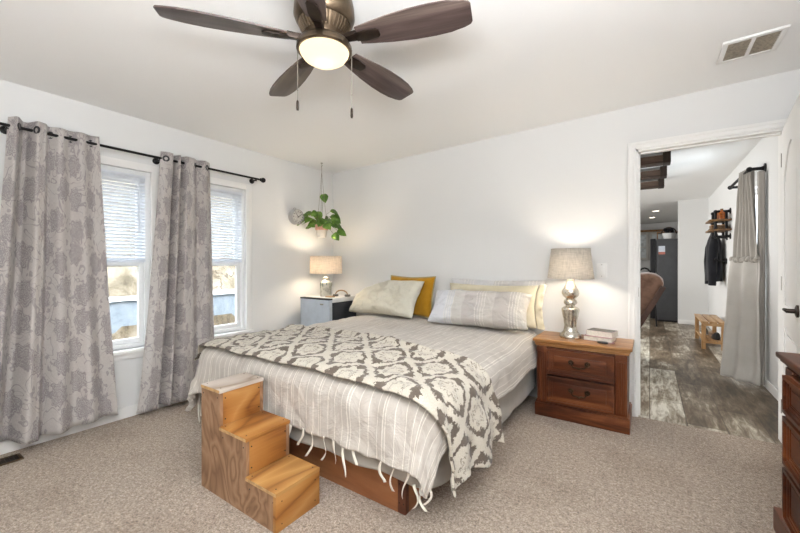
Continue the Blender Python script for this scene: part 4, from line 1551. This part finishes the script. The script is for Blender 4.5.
# ------------------------------------------------------------------ curtain rod and curtains
RX, RZ = XL + 0.085, 2.032
rod = thing('curtain_rod', 'long black curtain rod across both bedroom windows', 'curtain rod', (RX, 1.37, RZ))
MB().tube([(RX, 0.46, RZ), (RX, 2.255, RZ)], 0.0095, 14).build('rod', 'black_metal', rod, True)
for yy, s in ((0.46, -1), (2.255, 1)):
    MB().lathe([(0.0095, 0.0), (0.016, 0.004), (0.012, 0.01), (0.022, 0.02), (0.026, 0.036), (0.02, 0.05), (0.0, 0.056)], 20,
               mat=Matrix.Translation((RX, yy, RZ)) @ Matrix.Rotation(R(-90 * s), 4, 'X')).build('finial', 'black_metal', rod, True)
for yy in (0.50, 1.345, 2.215):
    m = MB()
    m.lathe([(0.0, 0.0), (0.026, 0.0), (0.026, 0.006), (0.012, 0.01), (0.008, 0.012), (0.008, 0.075), (0.0, 0.075)], 18, mat=Matrix.Translation((XL, yy, RZ - 0.012)) @ Matrix.Rotation(R(90), 4, 'Y'))
    m.tube([(RX, yy, RZ - 0.02), (RX - 0.014, yy, RZ - 0.012), (RX - 0.014, yy, RZ + 0.004)], 0.005, 8)
    m.build('bracket', 'black_metal', rod, True)

def curtain(root, y0t, y1t, y0b, y1b, zb, prof, width, nu=150, nv=60, xb=0.0, gpos=()):
    """prof(u, v) -> x offset off the rod plane; v=0 bottom .. 1 top"""
    ztop = RZ + 0.055
    def yy(u, v):
        t = v ** 0.8
        return (y0b + (y1b - y0b) * u) * (1 - t) + (y0t + (y1t - y0t) * u) * t
    def f(u, v):
        zbt = zb(u) if callable(zb) else zb
        return Vector((RX + prof(u, v) + xb * (1 - v), yy(u, v) + 0.006 * nz(u * 6, v * 3, 1) * (1 - v), zbt + (ztop - zbt) * v))
    m = MB()
    m.grid(f, nu, nv, lambda u, v: (u * width + y0t * 3, v * 2.0))
    o = m.build('curtain_panel', 'floral_curtain', root, True, angle=180)
    solidify(o, 0.003, 0)
    for u in gpos:
        c = f(u, 0.974)
        d = f(u + 0.004, 0.974) - f(u - 0.004, 0.974)
        a = math.atan2(d.y, d.x)
        pts = [(0.021 * cos(2 * pi * i / 20), 0, 0.021 * sin(2 * pi * i / 20)) for i in range(21)]
        g = MB().tube(pts, 0.0045, 8)
        g.lathe([(0.012, -0.002), (0.022, -0.002), (0.022, 0.002), (0.012, 0.002), (0.012, -0.002)], 20, mat=Matrix.Rotation(R(90), 4, 'X'), cap=False)
        go = g.build('grommet', 'grommet_metal', root)
        go.location = (c.x - root.location.x, c.y - root.location.y, RZ - root.location.z)
        go.rotation_euler = (0, 0, a)
    return o

lc = thing('curtain', 'wide floral grey curtain at the left edge of the photo', 'curtain', (RX, 0.75, RZ), group='bedroom curtains')
def knots(tab, u):
    for (a, x), (b, y) in zip(tab, tab[1:]):
        if u <= b:
            return x + (y - x) * sstep(a, b, u)
    return tab[-1][1]
LK = [(0, -0.01), (0.07, 0.05), (0.17, -0.05), (0.20, -0.05), (0.29, 0.052), (0.36, 0.035), (0.42, -0.03), (0.54, 0.012), (0.66, -0.018), (0.78, 0.018), (0.90, -0.012), (1.0, 0.012)]
def lprof(u, v):
    k = 0.9 + 0.75 * (1 - v)
    return knots(LK, u) * k + 0.010 * nz(u * 7, v * 3, 3) * (1.2 - v)
curtain(lc, 0.50, 0.945, 0.36, 1.04, lambda u: 0.085 + 0.012 * sin(u * 9), lprof, 1.35, xb=0.05, gpos=(0.10, 0.27, 0.44, 0.66, 0.9))
rc = thing('curtain', 'narrow floral grey curtain hanging between the two windows', 'curtain', (RX, 1.55, RZ), group='bedroom curtains')
RK = [(0, 0.0), (0.09, 0.035), (0.20, 0.03), (0.285, -0.05), (0.35, 0.03), (0.41, -0.045), (0.49, 0.035), (0.62, 0.02), (0.74, -0.025), (0.86, 0.025), (1.0, -0.01)]
def rprof(u, v):
    k = 0.8 + 0.45 * (1 - v)
    return knots(RK, u) * k + 0.008 * nz(u * 7 + 3, v * 3, 3) * (1.2 - v)
curtain(rc, 1.345, 1.745, 1.165, 1.79, 0.05, rprof, 1.2, xb=0.03, gpos=(0.08, 0.25, 0.42, 0.68, 0.92))

# ------------------------------------------------------------------ beyond the doorway
# dark wooden ceiling beams of the living room
for i, (xe, yb, lab) in enumerate(((0.19, 4.92, 'dark wooden ceiling beam nearest the doorway, first of three'),
                                   (0.18, 5.67, 'dark wooden ceiling beam, middle one of three beyond the doorway'),
                                   (0.172, 6.42, 'dark wooden ceiling beam farthest from the doorway, last of three'))):
    bm_ = thing('ceiling_beam', lab, 'beam', (xe - 1.5, yb, zc(xe)), 0, 'ceiling beams of the living room')
    bx(-1.6, -0.0, -0.125, 1.43, 0.16, -0.038, 0.004).build('beam', 'beam_wood', bm_)
    bx(1.43, -0.01, -0.13, 1.5, 0.17, 0.0, 0.004).build('end_block', 'beam_end', bm_)

# recessed ceiling lights of the kitchen
for (x, y, lab) in ((0.12, 10.4, 'round recessed ceiling light in the kitchen, nearer one'), (0.05, 11.8, 'round recessed ceiling light in the kitchen, farther one')):
    rl = thing('recessed_light', lab, 'ceiling light', (x, y, zc(x)), 0, 'recessed kitchen lights')
    MB().lathe([(0.075, 0.0), (0.09, -0.004), (0.075, -0.012), (0.066, -0.008)], 28, cap=False).build('trim_ring', 'white_plastic', rl)
    MB().lathe([(0.0, -0.006), (0.067, -0.006)], 28, cap=False).build('lamp_lens', 'can_glow', rl)

# refrigerator seen from its side
rf = thing('refrigerator', 'tall dark grey refrigerator at the far end of the passage', 'refrigerator', (0.28, 9.6, 0))
bx(0.115, 9.23, 0.03, 0.80, 9.95, 1.69, 0.006).build('body', 'fridge_grey', rf, True)
bx(0.01, 9.225, 0.65, 0.105, 9.955, 1.70, 0.01).build('door', 'fridge_black', rf, True)
bx(0.01, 9.225, 0.05, 0.105, 9.955, 0.64, 0.01).build('freezer_drawer', 'fridge_black', rf, True)
bx(0.13, 9.25, 0.0, 0.78, 9.93, 0.03).build('feet', 'fridge_black', rf, True)
nt_ = thing('paper_notice', 'small blue and red paper notice stuck to the refrigerator side', 'notice', (0.205, 9.229, 1.46))
bx(-0.055, -0.0015, -0.035, 0.055, 0, 0.085).build('sheet', 'sticker_blue', nt_)
bx(-0.055, -0.0015, -0.085, 0.055, 0, -0.036).build('red_strip', 'sticker_red', nt_)
bk = thing('basket', 'dark handled basket holding a white pot on top of the refrigerator', 'basket', (0.33, 9.42, 1.692))
MB().lathe([(0.0, 0), (0.09, 0), (0.12, 0.12), (0.11, 0.12), (0.085, 0.012), (0, 0.012)], 24).build('bowl', 'appliance_white', bk)
m = MB()
m.tube([(0.125 * cos(pi * i / 14), 0, 0.11 + 0.13 * sin(pi * i / 14)) for i in range(15)], 0.012, 8)
m.build('handle', 'beam_wood', bk)
m = MB()
for k in range(9):
    a = 2 * pi * k / 9
    m.sphere((0.06 * cos(a), 0.06 * sin(a), 0.15 + 0.03 * (k % 3)), 0.035, 1.2, 1, 0.7, 10, 6)
m.build('contents', 'fridge_black', bk)
rk = thing('wooden_rack', 'low wooden rack standing beside the basket on the refrigerator', 'rack', (0.20, 9.70, 1.692))
m = MB()
m.box(-0.07, -0.1, 0.15, 0.36, 0.22, 0.17, 0.004)
for (a, b) in ((-0.06, -0.09), (0.35, -0.09), (-0.06, 0.2), (0.35, 0.2)):
    m.box(a - 0.008, b - 0.008, 0, a + 0.008, b + 0.008, 0.15)
m.build('rack_frame', 'shelf_wood', rk)

# kitchen cabinets on the far wall
kc = thing('wall_cabinet', 'pale kitchen wall cabinet with glass doors left of the refrigerator', 'cabinet', (-0.5, 13.4, 0))
bx(-1.4, 13.24, 1.28, 0.45, 13.58, 2.13, 0.005).build('body', 'cabinet_grey', kc, True)
bx(-1.43, 13.2, 2.13, 0.48, 13.58, 2.19, 0.005).build('crown', 'shelf_wood', kc, True)
for k in range(4):
    x0 = -1.39 + k * 0.46
    m = MB()
    for q in ((x0, 1.30, x0 + 0.06, 2.11), (x0 + 0.385, 1.30, x0 + 0.445, 2.11), (x0 + 0.06, 1.30, x0 + 0.385, 1.36), (x0 + 0.06, 2.05, x0 + 0.385, 2.11), (x0 + 0.06, 1.66, x0 + 0.385, 1.69)):
        m.box(q[0], 13.215, q[1], q[2], 13.238, q[3], 0.002)
    dd = m.build('door', 'cabinet_grey', kc, True)
    bx(x0 + 0.06, 13.225, 1.36, x0 + 0.385, 13.23, 2.05).build('glass_pane', 'cabinet_glass', dd, False).location = -kc.location
bc = thing('base_cabinet', 'pale kitchen base cabinet under the glass wall cabinet', 'cabinet', (-0.5, 13.3, 0))
bx(-1.6, 13.0, 0.08, 0.45, 13.58, 0.88, 0.004).build('body', 'cabinet_grey', bc, True)
bx(-1.62, 12.97, 0.88, 0.47, 13.58, 0.92, 0.006).build('countertop', 'counter_pale', bc, True)
bx(-1.58, 13.05, 0, 0.43, 13.58, 0.08).build('toe_kick', 'fridge_black', bc, True)
# bar chair whose dark back shows left of the refrigerator
bs = thing('bar_stool', 'dark bar stool partly hidden behind the brown recliner', 'stool', (-0.08, 8.6, 0))
bx(-0.18, -0.18, 0.70, 0.18, 0.18, 0.75, 0.02).build('seat', 'black_plastic', bs)
for (sx, sy) in ((-1, -1), (1, -1), (-1, 1), (1, 1)):
    MB().tube([(sx * 0.15, sy * 0.15, 0.70), (sx * 0.19, sy * 0.19, 0.0)], 0.014, 10).build('leg', 'black_metal', bs)
MB().tube([(0.15 * cos(pi * i / 10), -0.17, 0.74 + 0.0 + 0.36 * sin(pi * i / 10)) for i in range(11)], 0.016, 10).build('backrest', 'black_metal', bs)
m = MB()
m.tube([(-0.17, -0.17, 0.3), (0.17, -0.17, 0.3), (0.17, 0.17, 0.3), (-0.17, 0.17, 0.3), (-0.17, -0.17, 0.3)], 0.01, 8)
m.build('footrest', 'black_metal', bs)

# ------------------------------------------------------------------ recliner (its reclined back shows in the doorway)
rcl = thing('recliner', 'brown plush recliner chair seen at the left side of the doorway', 'armchair', (-0.43, 5.12, 0), 0)
# faces -X; the back leans toward the passage
def cushion(pts, y0, y1, puff, name, mat, n=10):
    m = MB()
    m.prism(pts, 1, y0, y1, puff)
    o = m.build(name, mat, rcl, angle=60)
    ss = o.modifiers.new('sub', 'SUBSURF'); ss.levels = 1; ss.render_levels = 1
    return o
cushion([(-0.45, 0.22), (0.20, 0.22), (0.20, 0.46), (-0.45, 0.48)], -0.28, 0.28, 0.05, 'seat', 'recliner_plush')
cushion([(0.02, 0.40), (0.24, 0.36), (0.50, 0.82), (0.575, 0.97), (0.53, 1.06), (0.42, 1.09), (0.26, 1.06), (0.10, 0.86)], -0.30, 0.30, 0.06, 'backrest', 'recliner_plush')
for s in (-1, 1):
    y0, y1 = (s * 0.30, s * 0.46) if s > 0 else (-0.46, -0.30)
    cushion([(-0.48, 0.05), (0.22, 0.05), (0.34, 0.52), (0.30, 0.64), (-0.40, 0.62), (-0.50, 0.52)], y0, y1, 0.05, 'armrest', 'recliner_plush')
    m = MB()
    m.prism([(0.25, 0.40), (0.30, 0.38), (0.575, 0.93), (0.53, 0.95)], 1, min(y0, y1) + 0.12 * (s < 0), min(y0, y1) + 0.12 * (s < 0) + 0.04, 0.008)
    m.build('back_wing', 'recliner_dark', rcl)
cushion([(-0.62, 0.10), (-0.46, 0.10), (-0.46, 0.46), (-0.60, 0.46)], -0.28, 0.28, 0.04, 'footrest', 'recliner_plush')
bx(-0.42, -0.42, 0.0, 0.26, 0.42, 0.10, 0.01).build('base', 'recliner_dark', rcl)

# ------------------------------------------------------------------ slatted bench
be = thing('bench', 'small slatted pine bench with a lower shelf along the passage wall', 'bench', (0.725, 7.02, 0), 0)
bw, blen, bh = 0.125, 0.45, 0.385
for k in range(3):
    x0 = -bw - 0.012 + k * 0.0925
    bx(x0, -blen - 0.02, bh - 0.022, x0 + 0.082, blen + 0.02, bh, 0.003).build('slat', 'pine', be)
for sx in (-1, 1):
    for sy in (-1, 1):
        cx_, cy_ = sx * (bw - 0.02), sy * (blen - 0.02)
        bx(cx_ - 0.024, cy_ - 0.024, 0, cx_ + 0.024, cy_ + 0.024, bh - 0.0225, 0.003).build('leg', 'pine_z', be)
for k in range(3):
    x0 = -bw + 0.004 + k * 0.083
    bx(x0, -blen + 0.005, 0.115, x0 + 0.075, blen - 0.005, 0.13, 0.003).build('shelf_slat', 'pine', be)
for sy in (-1, 1):
    bx(-bw - 0.004, sy * blen - 0.011, 0.085, bw + 0.004, sy * blen + 0.011, 0.1145, 0.002).build('stretcher', 'pine', be)
    bx(-bw - 0.004, sy * blen - 0.011, bh - 0.06, bw + 0.004, sy * blen + 0.011, bh - 0.0225, 0.002).build('apron', 'pine', be)
def shoe(lab, loc, mat, sole):
    s = thing('shoe', lab, 'shoe', loc, R(2), 'shoes on the bench shelf')
    m = MB()
    n = 14
    rings = []
    for i in range(n + 1):
        t = i / n
        y = -0.14 + 0.28 * t
        w_ = 0.042 * (sin(pi * min(1, max(0, 0.12 + t * 0.8))) ** 0.5)
        h_ = 0.03 + 0.055 * (1 - sstep(0.25, 0.75, t))
        rings.append([m.b.verts.new((w_ * cos(a), y, 0.015 + h_ * max(0, sin(a)) ** 0.7)) for a in [pi * k / 8 for k in range(9)]])
    for i in range(n):
        for k in range(8):
            m.b.faces.new((rings[i][k], rings[i + 1][k], rings[i + 1][k + 1], rings[i][k + 1]))
    m.b.faces.new(rings[0]); m.b.faces.new(list(reversed(rings[-1])))
    m.build('upper', mat, s)
    m = MB()
    pts = []
    for i in range(24):
        a = 2 * pi * i / 24
        pts.append((0.045 * cos(a) * (1 + 0.1 * sin(a)), 0.148 * sin(a)))
    m.prism(pts, 2, 0.0, 0.016, 0.003)
    m.build('sole', sole, s)
shoe('black shoe on the near end of the bench shelf', (0.77, 6.76, 0.131), 'black_plastic', 'black_plastic')
shoe('grey shoe with pale sole on the far end of the bench shelf', (0.68, 7.15, 0.131), 'book_grey', 'white_plastic')

# ------------------------------------------------------------------ black pipe shelf, its bottles, and the jacket
ps = thing('pipe_shelf', 'black pipe wall shelf with two wooden boards above the jacket', 'shelf', (XH, 6.9, 1.74), 0)
def flange(m, y, z):
    m.lathe([(0.0, 0), (0.042, 0), (0.042, 0.01), (0.022, 0.014), (0.018, 0.03), (0.0, 0.03)], 18, mat=Matrix.Translation((0, y, z)) @ Matrix.Rotation(R(-90), 4, 'Y'))
for y in (-0.15, 0.12):
    m = MB()
    for z in (0.175, -0.175):
        flange(m, y, z)
        m.tube([(0, y, z), (-0.16, y, z)], 0.016, 10)
        m.sphere((-0.16, y, z), 0.024)
    m.tube([(-0.16, y, 0.175), (-0.16, y, -0.175)], 0.016, 10)
    m.tube([(-0.045, y, 0.175), (-0.045, y, -0.175)], 0.016, 10)
    for z in (0.055, -0.06):
        m.lathe([(0.024, -0.022), (0.026, -0.015), (0.026, 0.015), (0.024, 0.022)], 14, (-0.16, y, z - 0.02))
    m.build('pipe_frame', 'pipe_black', ps)
bx(-0.235, -0.27, 0.035, -0.004, 0.21, 0.058, 0.003).build('shelf_board', 'shelf_wood', ps)
bx(-0.235, -0.27, -0.10, -0.004, 0.21, -0.077, 0.003).build('shelf_board', 'shelf_wood', ps)
for (y, x, r, h, mat, lab) in ((-0.20, -0.10, 0.035, 0.13, 'amber_glass', 'amber bottle at the near end of the upper pipe shelf'),
                               (-0.06, -0.11, 0.04, 0.10, 'box_orange', 'squat orange jar beside the amber bottle on the pipe shelf'),
                               (0.05, -0.10, 0.035, 0.14, 'amber_glass', 'amber bottle further along the upper pipe shelf behind the jar')):
    b = thing('bottle', lab, 'bottle', (XH + x, 6.9 + y, 1.7985), 0, 'bottles on the pipe shelf')
    MB().lathe([(0, 0), (r, 0), (r, h * 0.62), (r * 0.85, h * 0.74), (r * 0.42, h * 0.82), (r * 0.42, h)], 18).build('glass', mat, b)
    MB().lathe([(r * 0.5, h * 0.98), (r * 0.5, h * 1.12), (0, h * 1.12)], 14).build('cap', 'shelf_wood', b)
bb = thing('storage_box', 'small wooden box on the lower board of the pipe shelf', 'box', (XH - 0.12, 6.88, 1.664))
bx(-0.08, -0.12, 0, 0.08, 0.12, 0.055, 0.003).build('body', 'shelf_wood', bb)
bx(-0.085, -0.125, 0.0555, 0.085, 0.125, 0.067, 0.003).build('lid', 'pine', bb)

hk = thing('hook_rail', 'black pipe hook rail on the passage wall behind the jacket', 'hooks', (XH, 7.35, 1.42))
for (y, z) in ((-0.29, -0.20), (0.02, 0.25)):
    m = MB()
    flange(m, y, z)
    m.tube([(0, y, z), (-0.09, y, z), (-0.12, y, z + 0.03)], 0.014, 10)
    m.sphere((-0.12, y, z + 0.03), 0.02)
    m.build('pipe_hook', 'pipe_black', hk)

jk = thing('jacket', 'black jacket hanging from a hook on the passage wall', 'jacket', (XH - 0.10, 7.35, 0.0))
def body(u, v):
    a = 2 * pi * u
    z = 1.70 - 0.78 * v
    # v: 0 collar .. 1 hem
    hw = 0.035 + 0.17 * sstep(0.0, 0.28, v) + 0.05 * sstep(0.3, 1.0, v)
    dp = 0.03 + 0.055 * sstep(0.0, 0.3, v) + 0.012 * v
    f = 1 + 0.16 * nz(cos(a) * 2.4, sin(a) * 2.4, v * 2.2) + 0.07 * sin(a * 7 + v * 4) * v
    return Vector((dp * sin(a) * f * 1.0 - 0.01, hw * cos(a) * f, z - 0.03 * nz(cos(a), sin(a), 5)))
m = MB()
m.grid(body, 48, 26, closed_u=True)
m.build('body', 'jacket_cloth', jk, angle=80)
for s in (-1, 1):
    pts = [(-0.02, s * 0.11, 1.56), (-0.035, s * 0.20, 1.43), (-0.055, s * 0.225, 1.22), (-0.05, s * 0.22, 1.00), (-0.055, s * 0.21, 0.86)]
    MB().tube(pts, [0.045, 0.062, 0.056, 0.05, 0.046], 14).build('sleeve', 'jacket_cloth', jk, angle=80)
m = MB()
m.tube([(0.0 + 0.045 * cos(2 * pi * i / 16) - 0.01, 0.055 * sin(2 * pi * i / 16), 1.70) for i in range(17)], 0.022, 8)
m.build('collar', 'jacket_cloth', jk)

# ------------------------------------------------------------------ passage curtains on their pipe rod
hr = thing('curtain_rod', 'short black pipe curtain rod over the passage window', 'curtain rod', (XH, 5.43, 2.11))
m = MB()
PX, PZ = XH - 0.115, 2.11
for y in (4.91, 5.95):
    flange2 = Matrix.Translation((XH, y, PZ)) @ Matrix.Rotation(R(-90), 4, 'Y')
    m.lathe([(0.0, 0), (0.045, 0), (0.045, 0.01), (0.022, 0.014), (0.018, 0.03), (0.0, 0.03)], 18, mat=flange2)
    m.tube([(XH, y, PZ), (PX, y, PZ)], 0.016, 10)
    m.sphere((PX, y, PZ), 0.025)
m.tube([(PX, 4.91, PZ), (PX, 5.95, PZ)], 0.015, 12)
m.build('pipe_rod', 'pipe_black', hr, True)

hc = thing('curtain', 'pale linen curtain gathered by a ruffle at mid height in the passage', 'curtain', (PX, 5.1, 1.0))
ZM = 1.225
def lerp3(p, q, t):
    return Vector(p).lerp(Vector(q), t)
def hcur(u, v):
    a = lerp3((0.855, 4.80, ZM), (0.84, 4.965, 2.14), v)
    b = lerp3((0.73, 5.20, ZM), (0.80, 5.22, 2.14), v)
    p = a.lerp(b, u)
    d = (b - a); d.z = 0; d.normalize()
    n = Vector((-d.y, d.x, 0))
    return p + n * (0.026 * sin(u * 2 * pi * 5.5 + 0.5) * (0.55 + 0.45 * v) + 0.008 * nz(u * 5, v * 3, 2))
m = MB(); m.grid(hcur, 100, 26)
o = m.build('upper_curtain', 'hall_linen', hc, True, angle=180); solidify(o, 0.004, 0)
def lcur(u, v):
    a = lerp3((0.862, 4.77, 0.03), (0.862, 4.785, ZM + 0.02), v)
    b = lerp3((0.60, 5.02, 0.03), (0.69, 5.23, ZM + 0.02), v)
    p = a.lerp(b, u)
    d = (b - a); d.z = 0; d.normalize()
    n = Vector((-d.y, d.x, 0))
    return p + n * (0.026 * sin(u * 2 * pi * 2.3 + 0.9 + 0.8 * v) - 0.02 + 0.012 * nz(u * 4, v * 4, 6) + 0.03 * sstep(0.12, 0.0, v) * sin(u * pi))
m = MB(); m.grid(lcur, 80, 40)
o = m.build('lower_curtain', 'hall_linen_pale', hc, True, angle=180); solidify(o, 0.004, 0)
m = MB()
pts = []
for k in range(61):
    u = k / 60
    p = lcur(u, 0.99).lerp(hcur(u, 0.0), 0.5)
    pts.append((p.x, p.y, ZM + 0.012 * sin(k * 1.3)))
m.tube(pts, [0.014 + 0.012 * abs(sin(k * 0.55)) for k in range(61)], 10)
m.build('gathered_ruffle', 'hall_linen', hc, True)

h2 = thing('curtain', 'narrow dark linen curtain bundle at the near side of the passage window', 'curtain', (0.88, 4.86, 1.0))
def bun(u, v):
    a = 2 * pi * u
    r = 0.024 * (1 + 0.22 * sin(a * 5 + v))
    return Vector((0.885 + r * cos(a), 4.855 + r * 1.3 * sin(a), 0.03 + 2.04 * v))
m = MB(); m.grid(bun, 50, 16, closed_u=True)
m.build('curtain_bundle', 'hall_linen', h2, True, angle=180)
